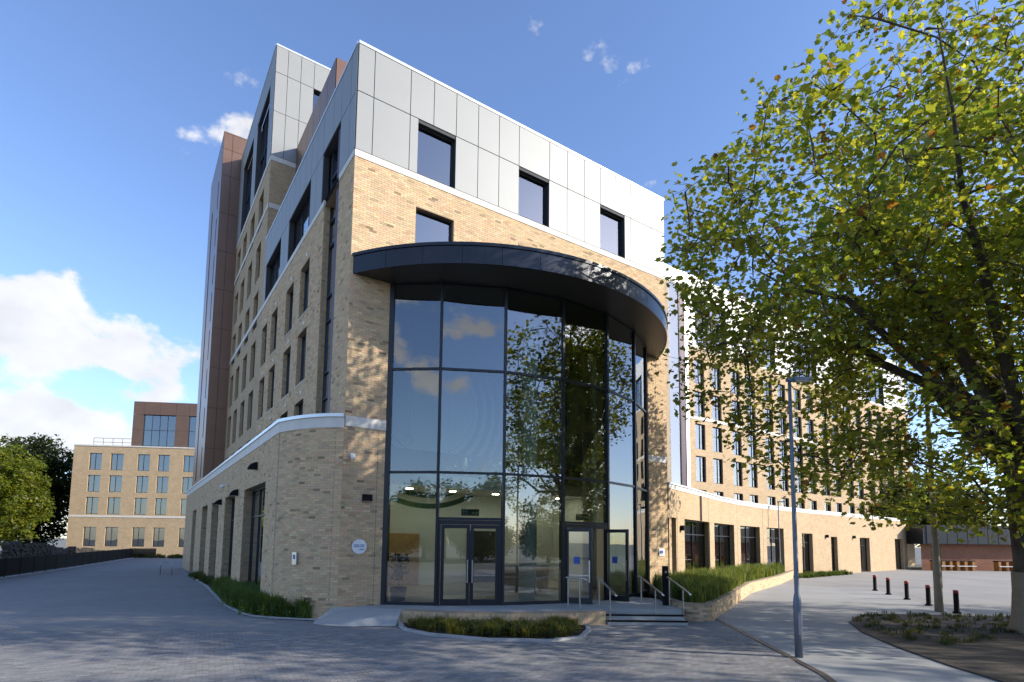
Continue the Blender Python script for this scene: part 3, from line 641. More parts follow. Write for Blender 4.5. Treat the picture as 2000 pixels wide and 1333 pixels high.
for a, b, c, d in slot + slot2: window(T, bl_, a, b, c, d, .15, curtain=0, frame=.04)
MB().box((-1.0, 28.3, 6.0), (11, 36, 33.2)).build('shaft_core', 'clad_back', T)
bar_along(T, 'parapet_coping', bf, -.03, 1.6, -.3, .04, 33.3, 33.38, 'clad_brown')

# ================================================================ far wing and curved podium on the right
F_ = (math.sin(R(55.7)), math.cos(R(55.7)))
Wg = thing('wing_building', 'long buff brick wing with white metal top storeys rising behind the curved podium', 'building', (340 / 1096 * 48, 48, 0), ROT)
wl = Path([(-3.2, 0), (46, 0)]); off = 3.2
wc = []; x = 1.5
while x < 43: wc += [(x, x + 1.4), (x + 2.45, x + 3.85)]; x += 5.45
wr = (7.1, 10.1, 13.0, 15.95, 18.9)
wb = Path([(.7, 0), (46, 0)])
wall(Wg, 'front_wall', wb, G - .2, 19.9, [(a - .7, b - .7, h - 2.3, h) for a, b in wc for h in wr], .25, 'brick_far')
for a, b in wc:
    for h in wr: window(Wg, wb, a - .7, b - .7, h - 2.3, h, .2, mid=.6, curtain=.6)
bar_along(Wg, 'string_course', wb, 0, wb.len, -.05, .04, 13.35, 13.6, 'stone'); bar_along(Wg, 'string_course', wb, 0, wb.len, -.05, .04, 19.9, 20.15, 'stone')
wop = [(x, x + 4.6, 20.6, 24.6) for x in (1.0, 9.2, 17.4, 25.6, 33.8)]
ae = sorted(set([0, 45.3] + [q for o_ in wop for q in o_[:2]] + [o_[1] + 1.8 for o_ in wop]))
panels(Wg, wb, ae, [20.16, 24.6], 'clad_white', [(a, b, 20.16, 24.61) for a, b, _, _ in wop]); panels(Wg, wb, [0, 1] + [2.8 + 1.8 * k for k in range(23)] + [45.3], [24.61, 26.6], 'clad_white')
for a, b, c, d in wop: window(Wg, wb, a, b, 20.2, 24.58, .25, cols_=3, transom=22.4, curtain=.4)
wk = Path([(-3.2, 0), (.7, 0)])
window(Wg, wk, 1.4, 2.85, 2, 25.2, .1, curtain=0, name='stair_glazing'); MB().box((-.35, .02, 2), (.28, .2, 25.2)).build('perforated_panel', 'mesh_panel', Wg); MB().box((.28, -.03, 2), (.69, .2, 26.6)).build('edge_trim', 'trim_metal', Wg)
panels(Wg, wk, [0, 2, 3.9], [25.21, 26.6], 'clad_white'); MB().box((-3.2, .02, 2), (-1.8, .3, 25.2)).build('end_wall', 'mortar', Wg)
MB().box((-3.1, .9, 0), (45.9, 14, 26.4)).build('roof', 'clad_back', Wg)
Q = thing('podium_building', 'low curved buff brick podium with tall shopfront windows and a white coping', 'building')
qs = [(7.42, 26.5), (8.9, 28.6), (10.4, 30.8), (12.6, 34.1), (15, 37.2), (17.5, 40.0), (20.2, 42.6), (24.6, 46.4), (29.4, 50.1), (36, 55.5), (42.8, 61)]
qp = Path(qs); CZ = 5.27
def sx_(px_):        # arclength on the podium face seen at photo column px
    best = min(np.arange(0, qp.len, .05), key=lambda s: abs((lambda q: 1000 + 1096 * q[0] / q[1])(qp.at(s)) - px_)); return float(best)
qo = [(sx_(a), sx_(b), G, z) for a, b, z in ((1312, 1321, 3.6), (1337, 1386, 3.6), (1395, 1434, 3.6), (1446, 1484, 3.6), (1497, 1530, 3.6), (1565, 1586, 3.3), (1622, 1634, 3.1), (1678, 1697, 3.1), (1746, 1762, 3.1))]
wall(Q, 'curved_wall', qp, G - .2, CZ - .3, qo, .4, 'brick_far')
for k, (a, b, c, d) in enumerate(qo): window(Q, qp, a, b, G + .02, d, .34, cols_=2 if b - a > 1.6 else 1, transom=d - .75, curtain=0, name='shopfront_window' if k < 6 else 'service_door')
bar_along(Q, 'coping_band', qp, 0, qp.len, -.05, .03, CZ - .3, CZ - .08, 'stone'); bar_along(Q, 'coping', qp, 0, qp.len, -.6, .08, CZ - .078, CZ, 'trim_metal')
MB().poly([(x, y) for x, y in qs] + [(40, 64), (5, 40), (6.9, 27)], CZ - .1, .1).build('roof', 'clad_back', Q)
a_ = sx_(1368) ; MB().tube([qp.P(a_, 3.6, .06), qp.P(a_, CZ - .3, .06)], .045, 6).build('downpipe', 'frame_dark', Q)
for px_ in (1330, 1612, 1665): a_ = sx_(px_); MB().obox(qp.at(a_), (.7, .7), (.7, -.7), -.1, .1, 0, .22, 3.0, 3.25).build('wall_light', 'black', Q)
for px_ in (1323, 1384, 1440, 1490, 1555): a_ = sx_(px_); MB().obox(qp.at(a_), (.7, .7), (.7, -.7), -.012, .012, -.01, .006, G, CZ - .3).build('movement_joint', 'drain', Q)
e_ = Path([(42.8, 61), (42.0, 64)]); wall(Q, 'end_wall', e_, G - .2, CZ, (), .2, 'brick_far')

# ================================================================ block at the end of the left-hand path
def atd(px_, Y): return (px_ - 1000) / 1096 * Y
D0 = 74.; E = thing('end_block', 'sunlit buff brick block with a brown metal top closing the left-hand path', 'building', (atd(135, D0), D0, 0), R(7))
Wm = 243 / 1096 * D0; ef = Path([(0, 0), (Wm, 0)]); k_ = D0 / 1096
ew = [(x0, x1) for x0, x1 in ((29, 52), (68, 92), (118, 141), (156, 178), (204, 227))]
eo = [(a * k_, b * k_, h - 2.25, h) for a, b in ew for h in (13.6, 10.65, 7.7)] + [(a * k_, b * k_, 1.2, 3.75) for a, b in ew]
zo = 0.0
wall(E, 'front_wall', ef, G - .3, 14.55, eo, .28, 'brick_far')
for o_ in eo: window(E, ef, *o_, .2, mid=.45, curtain=.7)
bar_along(E, 'string_course', ef, 0, Wm, -.05, .04, 5.05, 5.3, 'stone'); bar_along(E, 'coping', ef, -.03, Wm + .03, -.3, .06, 14.55, 14.72, 'stone')
es = Path([(Wm, 0), (Wm + 1, 14)]); wall(E, 'side_wall', es, G - .3, 14.55, (), .2, 'brick_far')
MB().box((.3, .6, 0), (Wm - .2, 14, 14.5)).build('roof', 'clad_back', E)
ub = Path([(102 * k_, .25), (Wm + 3, .25)]); uo = [(1.35, 5.45, 14.8, 19.1), (7.15, 11.2, 14.8, 19.1)]
ue = [0, 1.35, 5.45, 7.15, 11.2, ub.len]
panels(E, ub, ue, [14.73, 17, 19.1], 'clad_brown', [(a, b, 14.7, 19.11) for a, b, _, _ in uo]); panels(E, ub, [0, 1.35, 3.4, 5.45, 7.15, 9.2, 11.2, ub.len], [19.11, 20.9], 'clad_brown')
for o_ in uo: window(E, ub, *o_, .2, cols_=4, transom=17.0, curtain=.9)
MB().box((102 * k_ + .1, .8, 14.5), (Wm + 2.9, 13, 20.85)).build('upper_core', 'clad_back', E)
rl = MB()
for z in (15.2, 15.75): rl.tube([(2, .6, z), (6.8, .6, z)], .03, 5)
for x in np.arange(2, 6.9, 1.2): rl.tube([(x, .6, 14.6), (x, .6, 15.78)], .03, 5)
rl.build('roof_railing', 'galv', E)
# low building far right
LBD = thing('low_brick_building', 'low red brown brick building with a dark overhanging fascia beyond the plaza', 'building', (43.2, 59.5, 0), R(2))
lp = Path([(0, 0), (22, 0)]); wall(LBD, 'front_wall', lp, G - .2, 2.6, (), .2, 'brick_red'); MB().box((-.3, -.8, 2.6), (22, 6, 4.6)).build('fascia', 'frame_dark', LBD)
for k in range(8):
    MB().box((.06 + k * 1.1, -.86, 2.65), (1.1 + k * 1.1, -.81, 4.55)).build('fascia_panel', 'anthracite', LBD)
for k, x in enumerate((44.6, 46.9, 51.2)):
    t_ = thing('bench_table', ('black topped bench table nearest the podium end along the red brick wall', 'black topped bench table in the middle of the red brick wall row', 'black topped bench table standing apart from the other two by the red wall')[k], 'table', (x, 58.6, G), 0, 'bench tables by the red brick wall')
    MB().box((-1.0, -.3, .95), (1.0, .3, 1.05)).build('top', 'black', t_); MB().box((-.95, -.5, .45), (.95, -.35, .52)).build('seat', 'white', t_)
    for s_ in (-.8, 0, .8): MB().box((s_ - .12, -.3, 0), (s_ + .12, .3, .95)).build('leg', 'yellow', t_)

# ================================================================ entrance platform, planters, beds
def Wp(u, y, z): X, Y = Wd(u, y); return (X, Y, z)
plat = [(-3.3, 17.2), (-1.6, 16.75), (0, 16.75), (1.5, 17.0), (2.9, 17.4)]
pw = Path(plat)
inner = [Wd(*gp(t, .02)) for t in np.linspace(-44.4, 20, 16)]
struct('entrance_platform', MB().poly([(p[0], p[1] + .05) for p in plat] + [(2.9, 18.1), (5.45, 18.15), (5.6, 21.6)] + inner[::-1] + [Wd(.6, -.02), (-4.6, 17.95)], FL, .3), 'apron')
pwall = thing('platform_wall', 'low brick retaining wall with upright bricks in front of the entrance', 'wall')
wall(pwall, 'wall_face', pw, G - .2, FL - .02, (), .2, 'mortar', bricks=True, bw=.085, bh=.23)
MB().sweep([(p[0], p[1]) for p in plat], [(0, -1)] * 5, -.22, -.0, FL - .02, FL + .012).build('wall_cap', 'brick_far', pwall)
ramp_ = MB(); top_e = [(-5.55, 17.72), (-4.9, 17.99), (-4.6, 17.95), (-3.3, 17.22)]; bot_e = [(-6.0, 17.45), (-5.8, 16.8), (-5.0, 16.4), (-3.35, 16.6)]
for k in range(3): ramp_.quad((*bot_e[k], G + .004), (*bot_e[k + 1], G + .004), (*top_e[k + 1], FL - .004), (*top_e[k], FL - .004))
ramp_.quad((-3.35, 16.6, G + .004), (-3.3, 17.2, G), (-3.3, 17.22, FL - .004), (-3.3, 17.221, FL - .004)); struct('entrance_ramp', ramp_, 'apron')
# steps on the right of the platform
st = thing('entrance_steps', 'two shallow pale stone steps with dark nosings up to the open door', 'steps')
for k in range(2):
    y0 = 17.38 + .38 * k; z1 = G + .13 * (k + 1)
    MB().box((2.95, y0, G - .1), (5.4, 18.3, z1)).build('step', 'apron', st); MB().box((2.95, y0 - .004, z1 - .05), (5.4, y0 + .05, z1 + .004)).build('nosing', 'black', st)
# handrails
def rail(pts, lab):
    h = thing('handrail', lab, 'handrail', (*pts[0], 0), 0, 'stainless handrails at the entrance steps')
    b0 = Vector((*pts[0], 0)); h.location.x -= .5; d = Vector((*pts[1], 0)) - b0; z0, z1 = pts[2]
    for f_ in (0.08, .75): p = d * f_; zg = z0 + (z1 - z0) * f_; MB().tube([(p.x, p.y, zg - .02), (p.x, p.y, zg + .95)], .025, 8).build('post', 'steel', h)
    q = [Vector((0, 0, z0 + .95)) - d * .06, Vector((0, 0, z0 + .96)), d + Vector((0, 0, z1 + .96)), d * 1.1 + Vector((0, 0, z1 + .9))]; MB().tube(q, .028, 8).build('rail', 'steel', h, True)
rail(((2.3, 18.3), (2.8, 17.8), (FL, FL)), 'stainless handrail on the platform in front of the open door leaf')
rail(((3.35, 18.6), (3.6, 17.0), (FL, G)), 'sloping stainless handrail at the left end of the steps')
rail(((4.85, 19.2), (5.1, 17.4), (FL, G)), 'sloping stainless handrail beside the black access post')
rail(((5.75, 19.0), (6.0, 17.6), (FL, G)), 'sloping stainless handrail in front of the grass planter')
X, Y = 5.25, 19.3; ap = thing('access_post', 'slim black access control post beside the entrance steps', 'post', (X, Y, FL - .03))
MB().box((-.09, -.07, 0), (.09, .07, 1.35)).build('body', 'black', ap); MB().box((-.05, -.075, 1.08), (.05, -.068, 1.22)).build('reader', 'frame_dark', ap); MB().lathe((0, -.078, 1.15), [(.02, -.02), (.02, .02)], 10).build('button', 'steel', ap)
# raised planter right
plr = [(5.45, 20.3), (5.5, 18.75), (6.45, 18.3), (9.4, 23.7), (12.2, 28.9), (16.8, 35.5), (22.3, 44.2)]
RP = thing('planter_wall', 'long low brick planter wall with rounded corner beside the footpath', 'wall')
rpp = Path(plr[:2] + [(5.62, 18.55), (5.95, 18.36), (6.3, 18.3), (6.5, 18.42)] + plr[3:])
wall(RP, 'wall_face', rpp, G - .2, .4, (), .2, 'mortar', bricks=True, bw=.24, bh=.08)
bar_along(RP, 'wall_cap', rpp, 0, rpp.len, -.24, .01, .402, .44, 'brick_far'); bar_along(RP, 'inner_face', rpp, 0, rpp.len, -.24, -.2, G, .4, 'mortar')
backp = [(7.45, 26.4), (10.5, 30.7), (15.1, 37.1), (20.3, 42.5), (22.3, 44.2)]
struct('planter_soil', MB().poly(plr + backp[::-1] + [Wd(15.4, -.02), Wd(14.3, -.02), (5.7, 23.5)], .34), 'mulch')
# beds at ground level
bedL = [(-5.95, 17.45), (-7.2, 17.75), (-8.3, 18.2), (-9.04, 19.0), (-10.73, 21.24), (-15.6, 29.0), (-20.9, 36.9), (-22.2, 38.6)]
innerL = [Wd(*q) for q in [(-1.52, 25), (-1.52, 12), (-1.52, 3), (-1.2, 1.5), (-.6, .55)]]
struct('side_bed_soil', MB().poly(bedL + innerL, G + .02, .05), 'mulch')
kb = Path(bedL); o = bar_along(None, 'bed_kerb', kb, 0, kb.len, 0, .14, G - .05, G + .05, 'kerb'); tag(o, 'pale kerb edging the planting bed along the side wall', 'kerb')
bedC = [(-3.28, 17.15), (-2.9, 16.0), (-2.12, 15.2), (-.56, 14.5), (.99, 14.42), (1.8, 15.0), (2.15, 16.2), (2.2, 17.1)]
struct('front_bed_soil', MB().poly(bedC + [(1.5, 16.98), (0, 16.72), (-1.6, 16.72)], G + .02, .05), 'mulch')
kb = Path(bedC); o = bar_along(None, 'bed_kerb', kb, 0, kb.len, 0, .14, G - .05, G + .05, 'kerb'); tag(o, 'pale curved kerb edging the small bed below the platform wall', 'kerb')
sb = [(10.87, 18.3), (12.15, 19.98), (13.5, 20.6), (14.6, 20.5), (17.5, 20.2), (30, 17), (30, -4), (10.5, -4), (9.6, 6), (8.98, 10.1), (9.11, 11.94), (9.43, 13.94), (10.01, 16.26)]
struct('tree_bed', MB().poly(sb, G + .03, .05), 'soil')

# ================================================================ grass-like planting
def inpoly(P, poly):
    x, y = P[:, 0], P[:, 1]; c = np.zeros(len(P), bool); j = len(poly) - 1
    for i in range(len(poly)):
        xi, yi = poly[i]; xj, yj = poly[j]
        c ^= ((yi > y) != (yj > y)) & (x < (xj - xi) * (y - yi) / (yj - yi + 1e-12) + xi); j = i
    return c
def tufts(name, poly, z, ntuft, blades, hgt, wid, colA, colB, label, cat='planting', spread=.35, ymax=None):
    poly = np.array(poly); lo, hi = poly.min(0), poly.max(0); C = np.empty((0, 2))
    while len(C) < ntuft:
        q = rng.uniform(lo, hi, (ntuft * 4, 2)); q = q[inpoly(q, poly)]
        C = np.concatenate([C, q])
    C = C[:ntuft]; n = ntuft * blades
    tid = np.repeat(np.arange(ntuft), blades); hs = (hgt * rng.uniform(.6, 1.15, ntuft))[tid] * rng.uniform(.55, 1.05, n)
    az = rng.uniform(0, 2 * np.pi, n); lean = rng.uniform(.1, 1.0, n) * spread * hs / hgt
    base = np.column_stack([C[tid] + rng.normal(0, .06, (n, 2)), np.full(n, z)]); dx = np.column_stack([np.cos(az), np.sin(az), np.zeros(n)]); sd_ = np.column_stack([-np.sin(az), np.cos(az), np.zeros(n)])
    w_ = wid * rng.uniform(.6, 1.3, n)[:, None]
    midp = base + dx * (lean * .35)[:, None] + np.array([0, 0, 1]) * (hs * .68)[:, None]; tip = base + dx * lean[:, None] + np.array([0, 0, 1]) * (hs * .92)[:, None]
    V = np.stack([base - sd_ * w_ * .5, base + sd_ * w_ * .5, midp + sd_ * w_ * .5, midp - sd_ * w_ * .5, tip], 1).reshape(-1, 3)
    b = (np.arange(n) * 5)[:, None]; F = np.concatenate([b + np.array([[0, 1, 2]]), b + np.array([[0, 2, 3]]), b + np.array([[3, 2, 4]])])
    mixt = np.clip(rng.beta(.8, 1.3, ntuft)[tid] + rng.normal(0, .12, n), 0, 1)[:, None]; c = np.array(colA) * (1 - mixt) + np.array(colB) * mixt
    o = np_mesh(name, V, F, 'grass_blade', None, np.tile(c, (3, 1))); return tag(o, label, cat, None, 'stuff')
tufts('side_bed_planting', [(-6.0, 17.7), (-7.2, 18.0), (-8.2, 18.45), (-9.0, 19.3), (-10.7, 21.5), (-14.2, 27.2), (-12.2, 27.2)] + innerL[2:], G, 620, 60, .78, .024, (.05, .10, .025), (.15, .20, .045), 'dark green clumps of grass filling the bed along the side wall', spread=.55)
tufts('side_bed_planting', [(-16.5, 30.5), (-20.9, 36.9), (-19.5, 37.5), (-15.0, 30.8)], G, 90, 40, .5, .025, (.05, .08, .02), (.14, .13, .03), 'low yellow green grass in the far end of the side bed')
tufts('front_bed_planting', [(-3.0, 16.9), (-2.7, 16.1), (-2.0, 15.45), (-.5, 14.85), (.9, 14.8), (1.6, 15.2), (1.9, 16.3), (1.9, 16.95), (0, 16.65), (-1.6, 16.65)], G, 190, 50, .36, .016, (.05, .075, .02), (.30, .25, .035), 'yellow green grass tufts in the small bed below the platform wall', spread=.34)
tufts('planter_grass', [(5.8, 20.3), (5.9, 19.0), (6.5, 18.7), (9.2, 23.8), (12, 29.1), (16.6, 35.7), (20, 41.5), (15.1, 36.9), (10.5, 30.5), (7.6, 26.6), (6.0, 23.5)], .34, 900, 40, .85, .024, (.08, .13, .03), (.27, .28, .07), 'tall feathery green grass filling the raised planter')
tufts('wall_foot_grass', [(20.3, 42.3), (29.2, 49.8), (29.6, 49.0), (21.5, 41.8)], G, 120, 30, .45, .03, (.05, .09, .02), (.12, .15, .03), 'short green grass strip at the foot of the curved podium')
tufts('tree_bed_weeds', sb[:5] + [(16, 17), (11, 14), (10.1, 15)], G + .03, 170, 16, .16, .02, (.04, .06, .02), (.10, .09, .03), 'sparse weeds on the bare soil round the big tree', spread=.2)

# ================================================================ trees
def leaf_shape():
    # five-lobed plane leaf, fan about its base: outline points (x along, y across)
    return np.array([(0, 0), (.18, -.42), (.42, -.30), (.55, -.46), (.68, -.16), (1.0, 0), (.68, .16), (.55, .46), (.42, .30), (.18, .42)], float)
def leaves_mesh(name, C, size, colf, parent, droop=.35, simple=False):
    n = len(C); S = leaf_shape() if not simple else np.array([(0, 0), (.35, -.34), (1, 0), (.35, .34)], float); k = len(S)
    d = rng.normal(0, 1, (n, 3)); d[:, 2] = d[:, 2] * .5 - droop; d /= np.linalg.norm(d, axis=1)[:, None]
    nrm = rng.normal(0, .55, (n, 3)) + np.array([0, 0, 1.0]); s = np.cross(d, nrm); s /= np.linalg.norm(s, axis=1)[:, None]; up = np.cross(s, d)
    sz = size * rng.uniform(.6, 1.25, n); cup = rng.uniform(-.25, .3, n)
    V = C[:, None, :] + (d[:, None, :] * S[None, :, 0, None] + s[:, None, :] * S[None, :, 1, None] + up[:, None, :] * (cup[:, None] * np.abs(S[None, :, 1]))[:, :, None]) * sz[:, None, None]
    b = (np.arange(n) * k)[:, None]
    F = np.concatenate([b + np.array([[0, i, i + 1]]) for i in range(1, k - 1)]); c = colf(n, C)
    return np_mesh(name, V.reshape(-1, 3), F, 'leaf', parent, np.tile(c, (k - 2, 1)))
def plane_col(n, C):
    a = np.array((.11, .165, .03)); y = np.array((.42, .38, .06)); br = np.array((.17, .085, .02))
    m_ = np.clip(rng.beta(1.2, 2.6, n), 0, 1)[:, None]; c = a * (1 - m_) + y * m_; k = rng.random(n) < .035; c[k] = br * rng.uniform(.6, 1.2, (k.sum(), 1)); return c * rng.uniform(.8, 1.25, (n, 1))
def tree(name, label, base, trunk_r, fork_z, cc_, cr, nlimb, ncl, per, leaf, colf, group=None, seed=1, zmin=3., simple=False, wrap=False, clr=.75, gaps=.5):
    global rng
    keep = rng; rng = np.random.default_rng(seed); r0 = np.random.default_rng(seed + 100)
    t_ = thing(name, label, 'tree', (base[0], base[1], G), 0, group)
    cc_ = np.array(cc_, float); cr = np.array(cr, float)
    # trunk with a flared, uneven foot
    mb = MB(); zs = [-.1, .15, .5, 1.2, 2.2, fork_z * .75, fork_z]; rr = [trunk_r * q for q in (1.25, 1.1, 1.0, .93, .88, .92, .85)]
    lean = np.array([r0.uniform(-.25, .25), r0.uniform(-.2, .2)])
    mb.tube([(lean[0] * (z / fork_z) ** 2, lean[1] * (z / fork_z) ** 2, z) for z in zs], rr, 14, False)
    top = np.array([lean[0], lean[1], fork_z]); limbs = []
    for k in range(nlimb):
        a = 2 * math.pi * (k + r0.uniform(-.3, .3)) / nlimb; f_ = r0.uniform(.45, .9); el = r0.uniform(-.35, .95)
        tgt = cc_ + cr * np.array([math.cos(a) * math.cos(el), math.sin(a) * math.cos(el), math.sin(el)]) * f_
        tgt[2] = max(tgt[2], zmin + 1.5); st_ = top * np.array([1, 1, r0.uniform(.72, 1.0)]); pts = []
        for i in range(7):
            u_ = i / 6; p = st_ * (1 - u_) + tgt * u_; p[2] += math.sin(u_ * math.pi) * r0.uniform(.4, 1.3); p += r0.normal(0, .12 if i else 0, 3); pts.append(p)
        r_ = trunk_r * r0.uniform(.28, .42); rad = [max(r_ * (1 - i / 6) ** .9, .014) for i in range(7)]; mb.tube([tuple(p) for p in pts], rad, 8); limbs += [(p, q) for p, q in zip(pts, rad)]
    LP = np.array([p for p, _ in limbs]); LR = np.array([q for _, q in limbs])
    # leaf clusters through the crown volume, thinned by a coarse noise so that gaps stay open
    q = r0.normal(0, 1, (ncl * 6, 3)); q /= np.linalg.norm(q, axis=1)[:, None]; q *= (r0.random((len(q), 1)) ** .42); Cc = cc_ + q * cr
    ph = r0.uniform(0, 6.28, (4, 3)); fr_ = r0.uniform(.55, 1.1, (4, 3)); nz_ = sum(np.sin(Cc @ np.diag(fr_[i]) + ph[i]).sum(1) for i in range(4)) / 6
    Cc = Cc[(nz_ > -gaps) & (Cc[:, 2] > zmin + .6 * np.sin(Cc[:, 0] * .9) + .5 * np.cos(Cc[:, 1] * 1.1))][:ncl]
    LV = []
    order = np.argsort([((LP - c) ** 2).sum(1).min() for c in Cc])
    for c in Cc[order]:
        d2 = ((LP - c) ** 2).sum(1) + 4 * (LP[:, 2] > c[2] + 1.5); i = int(d2.argmin()); p = LP[i]
        m_ = p * .45 + c * .55 + np.array([0, 0, .12 * np.linalg.norm(c - p)]) + r0.normal(0, .12, 3)
        mb.tube([tuple(p), tuple(m_), tuple(c)], [min(LR[i] * .6, .055), .03, .010], 4, False)
        LP = np.vstack([LP, m_, c]); LR = np.append(LR, [.035, .018])
        g = r0.normal(0, 1, (per, 3)); g *= (r0.random((per, 1)) ** .45) * clr * 1.75 / np.linalg.norm(g, axis=1)[:, None] * np.array([1, 1, .75]); LV.append(c + g)
        # twigs inside the cluster
        for w_ in g[:6]: mb.tube([tuple(c), tuple(c + w_)], [.010, .004], 3, False)
    mb.build('trunk', 'bark', t_, True)
    leaves_mesh('crown', np.concatenate(LV), leaf, colf, t_, simple=simple)
    if wrap:
        MB().lathe((0, 0, 0), [(trunk_r * 1.32, -.08), (trunk_r * 1.17, .2), (trunk_r * 1.07, .55), (trunk_r * 1.0, 1.2), (trunk_r * .99, 1.75)], 18).build('trunk_wrap', 'wrap', t_, True)
    rng = keep; return t_
big = tree('plane_tree', 'huge plane tree with yellowing leaves and a wrapped trunk in the bare soil bed', (15.4, 16.4), .70, 5.2, (-.6, .2, 10.9), (9.9, 9.2, 8.0), 16, 1200, 52, .205, plane_col, seed=5, zmin=3.1, wrap=True, clr=.55, gaps=.25)
t2 = tree('plane_tree', 'x', (28, -1.5), .6, 5, (0, 0, 10.5), (9, 9, 7), 12, 520, 34, .26, plane_col, seed=8, zmin=3.5, clr=.55, gaps=.1); t2['label'] = 'plane tree across the bare soil from the lamp column, shading the paving'; 
t3 = copy_tree(t2); t3.location = (37, 13, G); t3.rotation_euler[2] = 4.0; t3.scale = (.85, .85, .85); t3['label'] = 'plane tree standing well to the right of the soil bed'
def bush_col(a, y):
    a, y = np.array(a), np.array(y)
    def f(n, C):
        m_ = rng.beta(1.3, 1.8, n)[:, None]; return (a * (1 - m_) + y * m_) * rng.uniform(.75, 1.3, (n, 1))
    return f
tree('broadleaf_tree', 'bright yellow green tree beyond the black railing', (-64.5, 70.5), .35, 3, (0, 0, 7.4), (5.4, 4.5, 6.9), 9, 420, 42, .42, bush_col((.08, .13, .02), (.30, .30, .035)), seed=11, zmin=.8, simple=True, clr=.5, gaps=.75)
tree('broadleaf_tree', 'tall dark green tree behind the rubble wall beside the end block', (-67.5, 80), .4, 4, (0, 0, 9.0), (5.2, 5, 7.9), 9, 420, 46, .5, bush_col((.018, .032, .010), (.05, .06, .014)), seed=12, zmin=1.0, simple=True, clr=.7, gaps=.8)
tree('broadleaf_tree', 'olive green tree rising behind the bright tree and the railing', (-75, 84), .4, 4, (0, 0, 9.6), (5.6, 5, 7.6), 9, 360, 44, .5, bush_col((.04, .06, .014), (.12, .11, .025)), seed=13, zmin=1.5, simple=True, clr=.7, gaps=.8)
bt_ = tree('broadleaf_tree', 'green tree rising above the low red brick building', (46, 72), .4, 4, (0, 0, 8), (6, 5, 5.5), 8, 300, 40, .55, bush_col((.04, .07, .016), (.13, .14, .03)), seed=14, zmin=2, simple=True, clr=.8, gaps=.7)
for k, (x, y, s_, lab) in enumerate(((57, 74, .9, 'smaller green tree beyond the low red brick building'), (-6, -42, 1.0, 'wide green tree across the road, mirrored in the entrance glass'), (8, -46, .85, 'rounded green tree across the road reflected in the entrance glass'), (-22, -40, .8, 'low green tree across the road left of the reflected trees'), (24, -38, 1.0, 'green tree across the road towards the soil bed side'), (1, -50, 1.1, 'tallest tree in the row across the road'), (-14, -48, .95, 'tree in the row across the road behind the low tree'), (16, -44, .9, 'tree in the row across the road between two rounded trees'))):
    c = copy_tree(bt_); c.location = (x, y, G); c.scale = (s_,) * 3; c.rotation_euler[2] = k * 1.7; c['label'] = lab

r2 = np.random.default_rng(21)
for k, (x, y) in enumerate([(x_, -33 + 3 * math.sin(x_)) for x_ in range(-40, 56, 8)] + [(48, 15), (48, 9), (47, 3), (45, -3), (43, -9), (39, -15), (34, -20), (29, -25)]):
    c = copy_tree(bt_); c.location = (x + r2.uniform(-2, 2), y, G - 1.2); q_ = r2.uniform(.5, .68); c.scale = (q_ * 1.2, q_ * 1.2, q_); c.rotation_euler[2] = k * 1.3; c['label'] = 'low bushy green tree in the belt across the road, mirrored in the entrance glass'; c['group'] = 'bushy trees across the road'
def shrubs(name, poly, z, n, hgt, size, ca, cb, label):
    poly = np.array(poly); q = rng.uniform(poly.min(0), poly.max(0), (n * 8, 2)); q = q[inpoly(q, poly)][:n]; hs = hgt * rng.uniform(.5, 1.2, len(q))
    C = np.concatenate([np.column_stack([q + rng.normal(0, .13, q.shape), z + hs * rng.uniform(.15, 1, len(q))]) for _ in range(26)])
    return tag(leaves_mesh(name, C, size, bush_col(ca, cb), None, droop=-.2, simple=True), label, 'planting', None, 'stuff')
shrubs('front_bed_shrub', [(-2.9, 16.2), (-2.1, 15.35), (-.5, 14.7), (.95, 14.62), (1.65, 15.2), (1.9, 16.0), (0, 15.6), (-1.6, 15.9)], G, 70, .22, .09, (.05, .035, .02), (.08, .12, .03), 'low dark leafy ground cover along the kerb of the small front bed')
shrubs('side_bed_shrub', [(-6.0, 17.7), (-7.2, 17.95), (-8.2, 18.4), (-9.0, 19.2), (-10.7, 21.4), (-10.2, 21.6), (-7.4, 18.6)], G, 90, .38, .11, (.05, .09, .025), (.17, .20, .04), 'low leafy shrubs along the kerb of the side bed')
for u_ in (1.15, 14.75): MB().box((u_ - .006, -.008, G), (u_ + .006, .0, 15.2 if u_ > 2 else 6.0)).build('movement_joint', 'drain', B)
for l_ in (9.8, 15.5, 26.9): MB().box((-1.508, l_ - .008, G), (-1.49, l_ + .008, 5.9)).build('movement_joint', 'drain', B)
# ================================================================ street furniture
def lamp(loc, h, lab, arm=1, s=1.):
    l = thing('street_lamp', lab, 'lamp', (*loc, G), 0, 'grey column street lamps')
    MB().lathe((0, 0, 0), [(.085 * s, -.05), (.085 * s, 1.18), (.075 * s, 1.3), (.05 * s, 1.42), (.045 * s, h * .6), (.036 * s, h)], 14).build('column', 'galv', l, True)
    MB().box((-.035, -.004 - .085 * s, .5), (.035, -.07 * s, 1.0)).build('access_door', 'galv', l)
    MB().box((-.06, -.06, h - .01), (.09, .06, h + .06)).box((.06, -.11, h + .0), (.48, .11, h + .07)).build('lantern', 'galv', l)
    MB().box((.12, -.09, h - .012), (.44, .09, h - .001)).build('lens', 'white', l)
lamp((6.39, 12.69), 6.25, 'grey street lamp column standing on the pale footpath'); lamp((19.6, 41.2), 5.6, 'distant grey street lamp column standing beside the planter wall')
b0 = None
